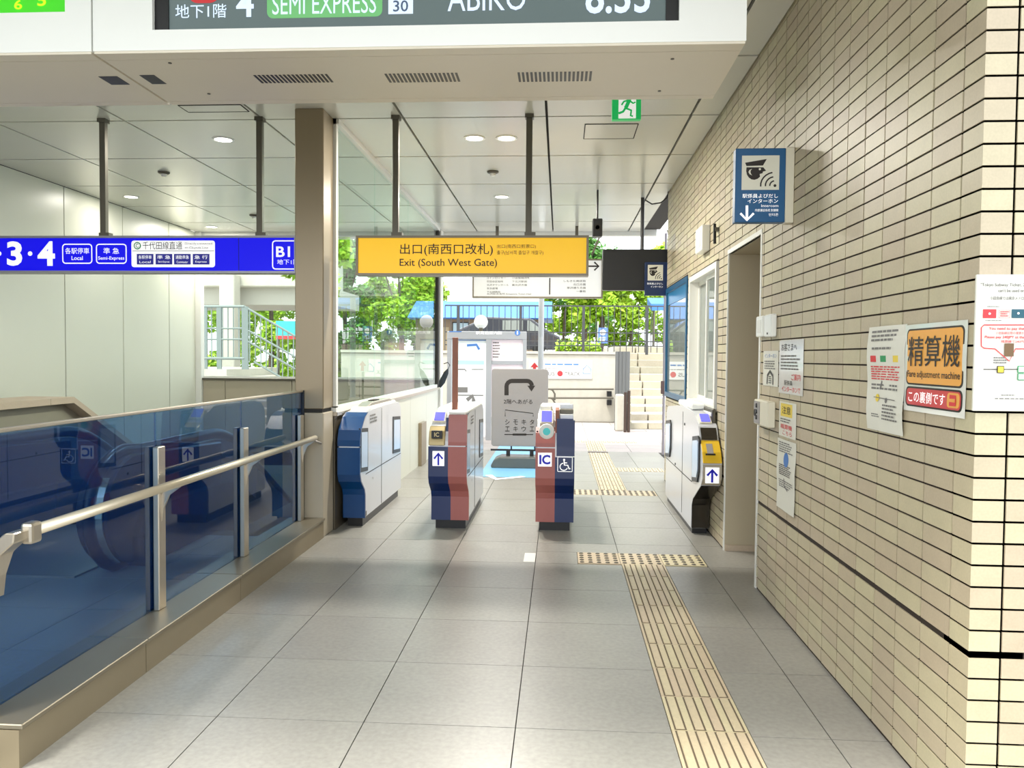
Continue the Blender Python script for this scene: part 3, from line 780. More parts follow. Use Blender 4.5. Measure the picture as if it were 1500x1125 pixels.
MB().box(XW - .038, XW - .035, 4.73, 4.82, 1.58, 1.655).build('plate', M_alu, o)
o = xbox('switch_box', 'white switch box on the brick wall, the one away from the doorway frame', 'switch', 4.51, 4.66, 1.55, 1.68, .035, M_white, group='switch boxes by the doorway')
MB().lathe([(.006, 0), (.006, .004)], (XW - .035, 4.58, 1.57), 10, 'x').build('lock', M_black, o)
o = xbox('intercom_box', 'beige intercom box on the brick wall below the small paper notice', 'intercom', 4.50, 4.80, 1.03, 1.18, .05, M_offwhite)
MB().box(XW - .053, XW - .05, 4.66, 4.79, 1.04, 1.17).build('grey_face', M_greyboard, o)
mb = MB()
for k in range(3): mb.lathe([(.014, 0), (.012, .006)], (XW - .053, 4.725, 1.075 + .035 * k), 12, 'x')
mb.build('buttons', M_black, o, kind='stuff')
MB().lathe([(.022, 0), (.02, .003)], (XW - .053, 4.76, 1.1), 14, 'x').build('speaker_grille', M_dark, o)

def notice(label, y0, y1, z0, z1, m=M_paper, wave=0., d0=.004, name='paper_notice', seg=10):
    """paper on the right wall; y0 is its far edge"""
    ph = random.random() * 6
    wf = (lambda a, b: wave * (.6 + math.sin(b * 11 + ph) * .5 + math.sin(a * 5 + b * 4) * .5)) if wave else None
    o = thing(name, label, 'notice', (XW, (y0 + y1) / 2, z0))
    f = faceX(o, y0, z1, y1, z0, XW - d0, wf)
    n, k = (seg, 3) if wave else (1, 1)
    b = MB(); vs = []
    for off in (0, -.0012):
        for i in range(n + 1):
            for j in range(k + 1): vs.append(f.pt(j / k, i / n, off))
    q = (n + 1) * (k + 1); fs = []
    for i in range(n):
        for j in range(k):
            c = i * (k + 1) + j; fs.append((c, c + 1, c + k + 2, c + k + 1)); fs.append((q + c + k + 1, q + c + k + 2, q + c + 1, q + c))
    bo = [j for j in range(k + 1)] + [i * (k + 1) + k for i in range(1, n + 1)] + [n * (k + 1) + j for j in range(k - 1, -1, -1)] + [i * (k + 1) for i in range(n - 1, 0, -1)]
    for i in range(len(bo)): a_, b_ = bo[i], bo[(i + 1) % len(bo)]; fs.append((a_, q + a_, q + b_, b_))
    b.add(vs, fs); b.build('sheet', m, o); return o, f
o, f = notice('small white notice with grey figure beside the doorway, under the switch boxes', 4.78, 4.46, 1.265, 1.47)
f.text(M_inkblue, 'インターホン', .1, .08, .9, .2); f.bars(M_inkgrey, .1, .28, .9, .55, 4); f.line(M_ink, [(.3, .95), (.32, .7), (.5, .58), (.68, .7), (.7, .95)], .06); f.bars(M_ink, .4, .72, .62, .95, 4); f.flush()
o, f = notice('tall white notice with pink heading and red lines, right of the small grey notice', 4.44, 4.01, 1.235, 1.525, M_film)
f.text(M_ink, 'お客さまへ', .1, .06, .75, .2, bold=.02); f.bars(M_inkgrey, .08, .28, .9, .58, 5); f.text(M_inkred, 'ご案内', .55, .62, .92, .74, bold=.02); f.text(M_ink, '駅係員', .25, .75, .6, .84); f.text(M_inkred, 'インターホンで', .15, .86, .92, .96, bold=.02); f.flush()
o, f = notice('narrow notice with a yellow square and red print, above the long curled sheet', 4.42, 4.11, 1.0, 1.19)
f.rect(mat('yellow_print', (232, 204, 60), .4), .1, .05, .78, .42, .001, 'yellow_square'); f.text(M_ink, '注意', .2, .12, .7, .34, d=.002, bold=.02); f.bars(M_inkgrey, .1, .48, .85, .62, 2); f.text(M_inkred, '精算機', .12, .64, .8, .78, bold=.02); f.text(M_inkred, 'こちら', .25, .82, .8, .94, bold=.02); f.flush()
o, f = notice('long narrow sheet with blue and black print hanging below the yellow square notice', 4.43, 4.10, .60, .985, M_paper, wave=.004)
f.bars(M_inkgrey, .1, .04, .9, .2, 5); f.disc(M_inkblue, .5, .28, .12); f.bars(M_ink, .15, .36, .85, .52, 6); f.line(M_inkgrey, [(.4, .55), (.42, .66), (.6, .7)], .04); f.bars(M_inkgrey, .12, .58, .9, .7, 4); f.flush()
o, f = notice('long curled white sheet with small coloured marks, left of the orange poster', 3.175, 2.845, 1.15, 1.55, M_paper, wave=.006)
f.bars(M_inkgrey, .12, .04, .88, .16, 3); f.bars(M_inkgrey, .16, .2, .85, .24, 1)
for a_, m_ in ((.12, M_inkred), (.38, M_inkgreen), (.7, mat('yellow_print', (232, 204, 60), .4))): f.rect(m_, a_, .28, a_ + .14, .34, .001)
f.bars(M_inkred, .12, .38, .9, .52, 6); f.bars(M_inkgrey, .12, .55, .9, .62, 2); f.line(M_inkgrey, [(.2, .68), (.8, .69)], .01); f.disc(mat('yellow_print', (232, 204, 60), .4), .3, .685, .045, .003); f.disc(M_inkgrey, .55, .7, .03, .003)
f.line(M_inkgrey, [(.35, .6), (.4, .52)], .03); f.bars(M_inkgrey, .45, .74, .9, .9, 5); f.bars(M_inkgrey, .15, .84, .4, .88, 2); f.flush()
o, f = notice('orange fare adjustment machine poster on the brick wall with a red strip below', 2.85, 2.43, 1.245, 1.545, M_film, wave=.0015, name='fare_poster')
f.rect(M_ink, .035, .05, .965, .695, .0008, 'border', r=.05); f.rect(M_orange, .055, .07, .945, .675, .0016, 'orange_field', r=.04)
f.text(M_ink, '精算機', .08, .14, .92, .48, d=.003, bold=.02); f.text(M_ink, 'Fare adjustment machine', .07, .53, .93, .63, d=.003, bold=.01)
f.rect(M_ink, .035, .715, .965, .945, .0008, 'border', r=.05); f.rect(mat('poster_red', (206, 58, 62), .3), .055, .735, .945, .925, .0016, 'red_field', r=.04)
f.text(W_, 'この裏側です', .1, .765, .72, .895, d=.003, bold=.02)
f.rect(M_orange, .75, .75, .93, .905, .0024, 'arrow_field', r=.03); f.line(M_inkred, [(.79, .79), (.88, .79), (.88, .865), (.79, .865)], .03, .0035); f.flush()

# white poster board on the wall's front face
x0, z1, z0 = at(1431, 402, Y=YC - .012).x, at(1432, 402, Y=YC - .012).z, at(1429, 602, Y=YC - .012).z
pb = thing('ticket_poster', 'white ticket information poster board on the front face of the brick wall', 'poster', (x0 + .13, YC, z0))
MB().box(x0, x0 + .26, YC - .012, YC - .002, z0, z1).build('board', M_paper, pb, bevel=.002)
f = faceY(pb, (x0, z1), (x0 + .26, z0), YC - .0125)
def pt_(m, body, u0, v0, u1, v1, **k): f.ptext(m, body, u0, v0, u1, v1, **k)
pt_(M_ink, '"Tokyo Subway Ticket, 24 48 72-hour"', 1436, 414.5, 1538, 421); pt_(M_ink, "can't be used on Odakyu Line", 1462, 423, 1532, 429.5)
pt_(M_ink, '小田急線では東京メトロパスは使えません', 1450, 434, 1536, 439.5)
f.prect(M_inkred, 1440, 453, 1459, 466, name='red_card', r=.005); f.disc(W_, *f.st(1449, 459.5), .012, .003); f.frame(M_inkred, *f.st(1463, 454), *f.st(1479, 466), .003, r=.005); f.bars(M_inkred, *f.st(1465, 456), *f.st(1478, 465), 3)
f.prect(mat('dark_teal_print', (24, 84, 100), .5), 1482, 453, 1512, 466, name='teal_card', r=.005); f.disc(W_, *f.st(1491, 459), .012, .003)
f.bars(M_inkgrey, *f.st(1446, 448.5), *f.st(1466, 450.5), 1); f.bars(M_inkgrey, *f.st(1443, 469), *f.st(1475, 471), 1)
R_ = M_inkred
f.line(R_, [f.st(*p) for p in ((1532, 476), (1441, 476), (1437, 480), (1437, 507), (1441, 510), (1457, 511), (1478, 529), (1487, 511), (1532, 511))], .012)
pt_(R_, 'You need to pay the fare', 1448, 479, 1511, 484.5, bold=.02); pt_(R_, '小田急線区間の運賃が必要', 1458, 485.5, 1508, 490, bold=.01)
pt_(R_, 'Please pay 240JPY at the gate', 1442, 491.5, 1512, 497, bold=.02); pt_(R_, '精算機で240円を', 1466, 498, 1504, 502.5, bold=.01)
f.prect(mat('machine_picture', (110, 84, 52), .5), 1471, 503, 1484, 522, d=.003, name='machine_picture')
f.line(M_ink, [f.st(1440, 541), f.st(1530, 541)], .009)
f.prect(M_ink, 1460, 536, 1470, 546.5, d=.003, name='station_mark', r=.006); f.prect(mat('yellow_print', (232, 204, 60), .4), 1461, 537, 1469, 545.5, d=.004, name='station_mark', r=.005)
for v in (536, 547): f.prect(M_inkgreen, 1490, v, 1501, v + 10, d=.003, name='station_mark', r=.006); f.prect(W_, 1491.2, v + 1.2, 1499.8, v + 8.8, d=.004, name='station_mark', r=.005)
f.bars(M_inkgrey, *f.st(1455, 523), *f.st(1476, 534), 3); f.bars(M_inkgrey, *f.st(1466, 578), *f.st(1490, 581), 1); f.bars(M_inkgrey, *f.st(1457, 583), *f.st(1520, 586.5), 1)
f.flush()

# ------------------------------------------------------------------ balustrade with blue glass
pX0, pX1, pY0, pY1, pH = -2.10, -1.815, 2.50, 5.94, .155
bal = thing('glass_balustrade', 'blue tinted glass balustrade with steel posts and round handrail on a low plinth', 'balustrade', (-1.98, 4.2, 0))
js = [pY0, 3.32, 4.35, pY1]
for a, b in zip(js, js[1:]):
    s_ = MB().box(pX0 + .005, pX1 - .012, a + .003, b - .003, 0, pH - .02).build('plinth_block', mat('plinth_tan_steel', (140, 128, 104), .4, metal=.25, noise=.05, scale=6), bal)
    MB().box(pX0, pX1, a + .002, b - .002, pH - .018, pH).build('plinth_cap', mat('plinth_cap_steel', (150, 142, 124), .42, metal=.75, noise=.04, scale=6), s_, bevel=.003)
XG = -2.0
py = [2.55, 3.72, 4.76, 5.83]
for a, b in zip([2.55, 3.735, 4.775], [3.725, 4.765, 5.93]):
    MB().box(XG - .006, XG + .006, a, b, pH, 1.135).build('glass_panel', M_blueglass, bal)
MB().box(XG - .014, XG + .014, 2.53, 5.93, 1.135, 1.15).build('top_cap', M_steel, bal, bevel=.003)
for k, y in enumerate(py):
    po = MB().box(XG + .012, XG + .042, y - .035, y + .035, pH, .965 if k else .62).build('post', M_steel, bal, bevel=.004)
    MB().box(XG - .03, XG - .008, y - .03, y + .03, pH, .965 if k else .62).build('clamp', M_hang, po)
    c = [(XG + .04, .60), (XG + .05, .66), (XG + .075, .72), (-1.875, .765), (-1.86, .765), (-1.90, .79), (XG + .04, .74)]
    if k == 0: continue
    MB().prism([(XG + .04, .58), (XG + .052, .66), (XG + .08, .725), (-1.862, .768), (-1.875, .785), (XG + .06, .765), (XG + .04, .72)], 'y', y - .006, y + .006).build('bracket', M_steel, po)
ye0, ye1 = 2.66, 5.86
MB().tube([(-1.87, ye0, .788), (-1.87, ye1, .788)], .021, 16).build('handrail', mat('satin_handrail', (222, 212, 190), .34, metal=.75), bal, smooth=True)
MB().box(-1.893, -1.847, ye0 - .05, ye0 + .01, .745, .822).build('end_fitting', M_steel, bal, bevel=.012, seg=2)
MB().prism([(-1.958, .56), (-1.948, .64), (-1.92, .72), (-1.87, .765), (-1.865, .80), (-1.90, .80), (-1.94, .765), (-1.958, .70)], 'y', 2.545, 2.62).build('end_bracket', M_steel, bal, bevel=.004)
MB().tube([(-1.87, ye1 - .03, .77), (-1.85, 5.93, .74)], .012, 8).build('wall_bracket', M_steel, bal)
MB().box(XG - .02, XG + .02, 5.93, 5.94, pH, 1.15).build('end_seal', M_black, bal)

# ------------------------------------------------------------------ escalator behind the glass
es = thing('escalator', 'escalator going down behind the blue glass balustrade', 'escalator', (-3.55, 4.6, 0))
def epath(off=0., n=10):
    R = .39 - off; p = [(5.0, .02 + off)]
    for i in range(n + 1):
        t = math.radians(-90 - 180 * i / n); p.append((5.0 + R * math.cos(t), .40 + R * .97 * math.sin(t)))
    for i in range(1, 6):
        y = 4.95 + i * .27; p.append((y, .76 - off))
    for i in range(1, 7):
        t = i / 6; y = 6.3 + t * .6; p.append((y, .76 - off - .58 * .6 * t * t * .5))
    yl, zl = p[-1]; p.append((yl + 3.2, zl - 3.2 * .58)); return p
for xb_ in (-2.9, -4.2):
    rail_ = epath(); inner = epath(.05)
    bal_ = MB().prism([(y, z_) for y, z_ in inner] + [(10.1, -2.2), (6.5, -.12), (5.0, .06)], 'x', xb_ - .03, xb_ + .03).build('balustrade_panel', mat('escalator_dark_panel', (70, 82, 96), .25, metal=.3), es)
    MB().tube([(xb_, y, z_) for y, z_ in rail_], .045, 10, flat=(1, .75), up=(1, 0, 0)).build('handrail', M_rubber, bal_, smooth=True)
    sk = MB().prism([(5.02, 0), (5.0, .2), (5.1, .38), (6.3, .36), (6.6, .30), (10.0, -1.67), (10.0, -2.2), (6.4, -.1)], 'x', xb_ - .14, xb_ + .14).build('skirt', mat('escalator_skirt', (58, 64, 74), .25, metal=.5), es)
    arc = [(5.0 - .37 * math.cos(math.radians(q)), .40 + .36 * math.sin(math.radians(q))) for q in range(-86, 91, 11)]
    MB().prism(arc + [(6.3, .70), (6.3, .04)], 'x', xb_ - .10, xb_ + .10).build('newel', mat('escalator_newel', (40, 46, 58), .2, metal=.3), es, bevel=.012)
    ar2 = [(5.0 - .375 * math.cos(math.radians(q)), .40 + .365 * math.sin(math.radians(q))) for q in range(-60, 50, 10)]; ar3 = [(5.0 - .387 * math.cos(math.radians(q)), .40 + .377 * math.sin(math.radians(q))) for q in range(-60, 50, 10)]
    MB().prism(ar2 + ar3[::-1], 'x', xb_ + .03, xb_ + .085).build('newel_strip', M_chrome, es)
    mb = MB()
    for q in (-40, -26, -12, 2, 16): mb.lathe([(.02, 0), (.016, .01)], (xb_ - .01, 5.0 - .368 * math.cos(math.radians(q)), .40 + .36 * math.sin(math.radians(q))), 12, 'y')
    mb.build('buttons', M_steel, es, kind='stuff')
mb = MB().box(-4.05, -3.05, 4.7, 6.15, 0, .012).build('landing_plate', M_steel, es)
for k in range(10):
    yy = 6.1 + k * .4; zz = -.0 - max(k - 1, 0) * .21
    MB().box(-4.04, -3.06, yy, yy + .405, zz - .22, zz).build('step', M_bronze, es, bevel=.004)
struct('wall_2', MB().box(-4.62, -4.5, 6.15, 11.3, -3, -.01).box(-2.6, -2.5, 6.15, 11.3, -3, -.01).box(-4.6, -2.5, 6.0, 6.1, -3, -.21).box(-4.6, -2.5, 11.2, 11.3, -3, -.01).box(-4.6, -2.5, 6, 11.3, -3.1, -3), M_panelbeige)
# stone capped parapet on the far side
pp = thing('stone_parapet', 'beige parapet with a stone cap that slopes down beyond the blue glass', 'parapet', (-4.95, 6, 0))
top = [(3.0, .99), (7.3, 1.0), (8.6, .30), (9.6, -.1)]
MB().prism([(3.0, 0)] + [(y, z_ - .06) for y, z_ in top], 'x', -5.05, -4.85).build('body', M_panelbeige, pp)
for (y0, z0), (y1, z1) in (((3.0, .99), (5.2, .995)), ((5.205, .995), (6.95, 1.0)), ((6.955, 1.0), (7.3, 1.0)), ((7.3, 1.0), (8.6, .30))):
    MB().prism([(y0, z0 - .06), (y1, z1 - .06), (y1, z1), (y0, z0)], 'x', -5.2, -4.72).build('cap_stone', M_stone, pp)

# ------------------------------------------------------------------ ticket gates
GP = [(.235, .075), (.235, .27), (.21, .32), (.10, .40), (.07, .46), (.07, .74), (.10, .82), (.22, .92), (.34, .955)]    # front outline (y, z), leaning over its foot
def outline(L, front=GP, top=.96, scale=1.):
    p = [(front[0][0] + (y - front[0][0]) * scale, z_) for y, z_ in front]
    return p + [(L * .6, top + .01), (L - .12, top), (L - .02, .90), (L, .80), (L, .075)]
def offs(poly, y0): return [(y + y0, z_) for y, z_ in poly]
def strip(mb, x0, x1, y0, front, z0, z1, out=.004, scale=1.):
    """skin of the front outline between two heights"""
    p = [(front[0][0] + (y - front[0][0]) * scale + y0, z_) for y, z_ in front]
    def yat(z_):
        for (ya, za), (yb, zb) in zip(p, p[1:]):
            if za <= z_ <= zb: return ya + (yb - ya) * (z_ - za) / max(zb - za, 1e-6)
        return p[-1][0] if z_ > p[-1][1] else p[0][0]
    zs = [z0] + [z_ for _, z_ in p if z0 < z_ < z1] + [z1]
    poly = [(yat(z_) - out, z_) for z_ in zs] + [(yat(z_) + .02, z_) for z_ in zs[::-1]]
    mb.prism(poly, 'x', x0, x1); return yat
def side_details(o, xs_, y0, L, sgn):
    """black rimmed flap windows, seam and lamp on a long side; sgn is the side's outward x"""
    for a, b in ((y0 + .10, y0 + .36), (y0 + L - .40, y0 + L - .06)):
        w_ = MB().prism([(a, .475), (b, .455), (b, .815), (a, .835)], 'x', xs_ - .006, xs_ + .006).build('flap_door', M_black, o)
        MB().prism([(a + .035, .51), (b - .03, .49), (b - .03, .785), (a + .035, .80)], 'x', xs_ - .009, xs_ + .009).build('flap_glass', M_flap, w_)
    MB().box(xs_ - .002, xs_ + .002, y0 + .3, y0 + L - .02, .430, .436).box(xs_ - .002, xs_ + .002, y0 + L * .5, y0 + L * .5 + .006, .08, .95).build('seam', M_dark, o)
    MB().lathe([(.012, 0), (.01, .006)], (xs_, y0 + .62, .86), 10, 'x').lathe([(.012, 0), (.01, .006)], (xs_, y0 + .55, .36), 10, 'x').build('sensors', M_black, o)
    f = Face(o, (xs_ + .002 * sgn, y0 + .42, .93), (0, sgn, 0), (0, 0, -1), .3, .12); f.bars(M_inkgrey, .05, .1, .9, .8, 3); f.flush()
def arrow_face(o, x0, x1, z0, z1, y):
    f = faceY(o, (x0, z1), (x1, z0), y)
    f.rect(W_, 0, 0, 1, 1, .001, 'arrow_field'); b_ = mat('arrow_blue', (20, 24, 170), .4, emit=.2)
    f.line(b_, [(.5, .95), (.5, .2)], .16, .002, 'arrow'); f.line(b_, [(.14, .52), (.5, .16), (.86, .52)], .17, .002, 'arrow'); f.flush()
def lcd(o, x0, x1, yc, zc, w=.045, tilt=.7, m=M_screen):
    """tilted little screen in a pale bezel"""
    dy, dz = math.cos(tilt) * w, math.sin(tilt) * w
    def sl(x0, x1, k, t): return [(yc - dy * k, zc - dz * k), (yc + dy * k, zc + dz * k), (yc + dy * k + .02, zc + dz * k - .02), (yc - dy * k + .02, zc - dz * k - .02)], x0, x1
    b = MB().prism([(yc - dy * 1.25 - .004, zc - dz * 1.25), (yc + dy * 1.25 - .004, zc + dz * 1.25), (yc + dy * 1.25 + .03, zc + dz * 1.25 - .03), (yc - dy * 1.25 + .03, zc - dz * 1.25 - .04)], 'x', x0 - .014, x1 + .014).build('screen_bezel', M_offwhite, o, bevel=.003)
    n = (-math.sin(tilt) * .009, math.cos(tilt) * .009)
    MB().prism([(yc - dy + n[0], zc - dz + n[1]), (yc + dy + n[0], zc + dz + n[1]), (yc + dy, zc + dz), (yc - dy, zc - dz)], 'x', x0, x1).build('screen', m, b)
GY = 6.10
M_flap = mat('flap_pale_blue', (196, 214, 238), .2, noise=.02)
def gate_common(o, x0, x1, y0, L, scale=1., top=.96, foot=M_black):
    MB().prism(offs(outline(L, top=top, scale=scale), y0), 'x', x0 + .012, x1 - .012).build('body', M_gatewhite, o)
    MB().box(x0 + .03, x1 - .03, y0 + .27, y0 + L - .06, 0, .08).build('foot', foot, o)
    MB().prism(offs([(.36, top - .005), (.42, top + .03), (L - .25, top + .03), (L - .14, top)], y0), 'x', x0 + .02, x1 - .02).build('top_tray', M_white, o, bevel=.008)

# left gate: blue front, no reader
x0, x1 = -1.785, -1.60
g1 = thing('ticket_gate', 'ticket gate with plain blue front standing beside the low wall by the glass partition', 'ticket gate', (-1.70, GY + .2, 0), 'station ticket gates')
gate_common(g1, x0, x1, GY, 1.75)
mb = MB(); strip(mb, x0, x1, GY, GP, .076, .68); mb.build('front_panel', M_gateblue, g1)
mb = MB(); strip(mb, x0, x1, GY, GP, .69, .95); mb.build('upper_front_panel', M_gateblue, g1)
MB().prism(offs([(.42, .99), (.6, 1.02), (1.3, 1.02), (1.55, .96)], GY), 'x', x0 + .06, x1 - .03).build('card_tray', M_steel, g1, bevel=.006)
MB().box(x0 + .08, x1 - .05, GY + .75, GY + .95, 1.02, 1.028).build('ticket_slot', M_dark, g1)
side_details(g1, x1 - .012, GY, 1.75, 1)
MB().box(x1 - .05, x1 - .01, GY + .30, GY + .33, .08, .12).build('corner_guard', M_hang, g1)

# second gate: blue reader lane and pink lane
x0, xm, x1 = -1.045, -.885, -.735
g2 = thing('ticket_gate', 'ticket gate with blue and pink front and an up arrow, between the other blue gates', 'ticket gate', (-.89, GY + .2, 0), 'station ticket gates')
gate_common(g2, x0, x1, GY, 1.55)
mb = MB(); yat = strip(mb, x0, xm, GY, GP, .076, .70, .006); mb.build('front_panel', M_gatenavy, g2)
mb = MB(); strip(mb, xm, x1, GY, GP, .076, .70, .006); mb.build('front_panel', M_gatepink, g2)
mb = MB(); strip(mb, xm, x1, GY, [(.30, .05), (.07, .45), (.07, .74), (.09, .9), (.11, .99)], .71, .955, .006); mb.build('upper_front_panel', M_gatepink, g2)
mb = MB(); strip(mb, x0 + .004, xm - .025, GY, GP, .71, .86, .02); rd = mb.build('card_reader', M_gold, g2, bevel=.006)
MB().box(x0 + .03, xm - .045, GY + .035, GY + .07, .77, .83).build('reader_mark', M_black, rd)
f = faceY(rd, (x0 + .04, .825), (xm - .055, .775), GY + .034); f.text(M_gold, 'IC', .2, .15, .8, .85, bold=.02); f.flush()
MB().box(xm - .022, xm, GY + .10, GY + .3, .71, .93).build('lane_divider', M_gatenavy, g2)
lcd(g2, x0 + .03, xm - .05, GY + .21, .93)
arrow_face(g2, x0 + .035, xm - .03, .545, .665, GY + .0635)
MB().box(xm, x1 - .01, GY + .10, GY + 1.35, .955, .985).build('pink_lane_top', M_white, g2, bevel=.008)
side_details(g2, x1 - .012, GY, 1.55, 1)
f = faceY(g2, (x0, .68), (x1, .08), GY + .06)

# third gate: contactless only and wheelchair wide lane
x0, xm, x1 = -.185, -.03, .125
g3 = thing('ticket_gate', 'ticket gate showing IC and wheelchair symbols on its pink and blue front', 'ticket gate', (-.03, GY + .2, 0), 'station ticket gates')
gate_common(g3, x0, x1, GY, 1.55)
mb = MB(); strip(mb, x0, xm, GY, GP, .076, .70, .006); mb.build('front_panel', M_gatepink, g3)
mb = MB(); strip(mb, xm, x1, GY, GP, .076, .63, .006); mb.build('front_panel', M_gatenavy, g3)
mb = MB(); strip(mb, x0, xm, GY, GP, .71, .86, .006); rd = mb.build('card_reader', M_gatepink, g3)
MB().lathe([(.062, 0), (.058, .012), (.04, .016)], ((x0 + xm) / 2 + .01, GY + .062, .835), 24, 'y').build('reader_disc', M_alu, rd)
MB().lathe([(.03, 0), (.028, .004)], ((x0 + xm) / 2 + .01, GY + .046, .835), 20, 'y').build('reader_light', mat('reader_teal', (60, 170, 170), .3, emit=.3), rd)
lcd(g3, x0 + .045, xm - .03, GY + .16, .945, .05, .9)
MB().box(x0 + .03, xm - .03, GY + .24, GY + .5, .97, 1.03).build('reader_hood', M_alu, g3, bevel=.008)
MB().box(xm, xm + .03, GY + .1, GY + .5, .65, 1.0).build('lane_divider', M_brown, g3)
mb = MB(); strip(mb, xm + .012, x1, GY, [(.30, .05), (.07, .45), (.07, .95)], .64, .925, .006); mb.build('upper_front_panel', M_gatenavy, g3)
MB().box(xm + .012, x1 - .012, GY + .08, GY + .45, .925, .935).build('upper_cover', M_gatenavy, g3)
for k in range(3): MB().box(xm + .035, x1 - .01, GY + .14 + .09 * k, GY + .2 + .1 * k, .93 + .035 * k, .965 + .036 * k).build('card_tray', (M_gatewhite, M_hang, M_gatewhite)[k], g3, bevel=.004)
f = faceY(g3, (x0 + .02, .665), (xm - .025, .555), GY + .0635)
f.rect(W_, 0, 0, 1, 1, .001, 'sign_field'); f.text(mat('arrow_blue', (20, 24, 170), .4, emit=.2), 'IC', .1, .15, .9, .85, d=.002, bold=.04); f.flush()
f = faceY(g3, (xm + .02, .635), (x1 - .015, .515), GY + .0635)
f.frame(W_, .0, 0, 1, 1, .04, .001, 'wheelchair_symbol', r=.06)
f.disc(W_, .44, .2, .07, .001, 'wheelchair_symbol'); f.line(W_, [(.44, .27), (.46, .55), (.68, .56), (.78, .8), (.86, .77)], .08, .001, 'wheelchair_symbol')
f.line(W_, [(.42 + .25 * math.cos(math.radians(q)), .66 + .24 * math.sin(math.radians(q))) for q in range(20, 261, 20)], .06, .001, 'wheelchair_symbol'); f.line(W_, [(.45, .4), (.64, .4)], .06, .001, 'wheelchair_symbol'); f.flush()
side_details(g3, x0 + .012, GY, 1.55, -1)

# right gate by the brick wall, seen from its long side
x0, x1 = 1.075, 1.218; GR = 5.88
GPR = [(.46, .05), (.45, .24), (.40, .30), (.06, .46), (.0, .52), (.0, .64), (.04, .72), (.13, .80), (.20, .90), (.42, .985)]
g4 = thing('ticket_gate', 'ticket gate with yellow reader and up arrow against the brick wall', 'ticket gate', (1.147, GR + .4, 0), 'station ticket gates')
L4 = 2.0
MB().prism(offs(GPR + [(.9, 1.01), (1.2, 1.0), (1.9, .95), (L4, .88), (L4, .05)], GR), 'x', x0, x1).build('body', M_gatewhite, g4)
MB().box(x0 + .015, x1 - .012, GR + .5, GR + L4 - .05, 0, .055).build('foot', M_black, g4)
mb = MB(); strip(mb, x0 + .003, x1, GR, GPR, .052, .46, .005); mb.build('lower_front_panel', M_bronze, g4)
mb = MB(); strip(mb, x0 + .003, x1, GR, GPR, .47, .63, .005); mb.build('front_panel', M_panelbeige, g4)
mb = MB(); strip(mb, x0 + .003, x1, GR, GPR, .64, .80, .012); rd = mb.build('card_reader', mat('reader_yellow', (226, 184, 40), .35), g4, bevel=.004)
rw = MB().prism([(GR + .012, .70), (GR + .100, .782), (GR + .13, .782), (GR + .03, .69)], 'x', x0 + .025, x1 - .045).build('reader_window', M_black, rd)
MB().prism([(GR + .017, .712), (GR + .088, .777), (GR + .11, .777), (GR + .03, .70)], 'x', x0 + .038, x1 - .058).build('card_mark', M_greyboard, rw)
MB().prism(offs([(.13, .81), (.2, .89), (.22, .89), (.15, .80)], GR - .015), 'x', x0 + .012, x1 - .012).build('card_slot_plate', M_bronze, g4)
lcd(g4, x0 + .03, x1 - .045, GR + .29, .955, .05, .5)
MB().box(x1 - .028, x1, GR + .25, GR + .62, .8, 1.03).build('hood', M_hang, g4, bevel=.006)
MB().box(x0 + .01, x1 - .01, GR + .62, GR + 1.3, 1.0, 1.05).build('top_tray', M_white, g4, bevel=.012)
arrow_face(g4, x0 + .02, x1 - .02, .49, .61, GR - .0065)
xs4 = x0
for a, b in ((GR + .10, GR + .40), (GR + 1.62, GR + 1.97)):
    w_ = MB().prism([(a, .56), (a + .07, .47), (b, .44), (b, .80), (a + .06, .83), (a, .80)], 'x', xs4 - .012, xs4 + .004).build('flap_door', M_black, g4)
    MB().prism([(a + .03, .575), (a + .08, .505), (b - .03, .48), (b - .03, .77), (a + .07, .795), (a + .03, .775)], 'x', xs4 - .016, xs4 + .003).build('flap_glass', M_flap, w_)
MB().box(xs4 - .002, xs4 + .002, GR + .45, GR + 1.98, .425, .431).box(xs4 - .002, xs4 + .002, GR + .95, GR + .956, .08, .96).build('seam', M_dark, g4)
MB().lathe([(.012, 0), (.01, .006)], (xs4, GR + .85, .86), 10, 'x').lathe([(.012, 0), (.01, .006)], (xs4, GR + 1.35, .45), 10, 'x').build('sensors', M_black, g4)

# slim brown post standing on the second gate
sp = thing('slim_post', 'slim tall brown post standing on the blue and pink ticket gate with the arrow', 'post', (-.88, 6.36, .985))
MB().box(-.885, -.84, 6.38, 6.42, .955, 1.58).build('post', M_brown, sp, bevel=.003)

# ------------------------------------------------------------------ free standing grey sign
YG = 10.0
a = at(720.5, 540, Y=YG); b = at(802, 654.5, Y=YG)
fs_ = thing('standing_sign', 'grey free standing sign board with a curved arrow on a rounded base', 'sign', ((a.x + b.x) / 2, YG + .05, 0))
MB().prism(rrect(a.x, b.z, b.x, a.z, .035), 'y', YG, YG + .06).build('board', M_greyboard, fs_, bevel=.006)
zr = at(760, 657, Y=YG).z
MB().box(a.x - .01, b.x + .01, YG + .015, YG + .045, zr - .035, zr - .012).build('cross_rail', M_black, fs_)
for k in (.3, .72):
    x = a.x + (b.x - a.x) * k; MB().box(x - .025, x + .025, YG + .012, YG + .048, .12, zr - .03).build('stand_leg', M_black, fs_)
    MB().box(x + .03, x + .05, YG + .02, YG + .04, zr - .02, b.z + .01).build('clip', M_black, fs_)
bx = (a.x + b.x) / 2
MB().prism([(-.30, .0), (.30, .0), (.31, .03), (.26, .105), (.18, .135), (-.18, .135), (-.26, .105), (-.31, .03)], 'y', YG - .14, YG + .2).build('water_base', M_base, fs_, bevel=.03, seg=2) if False else None
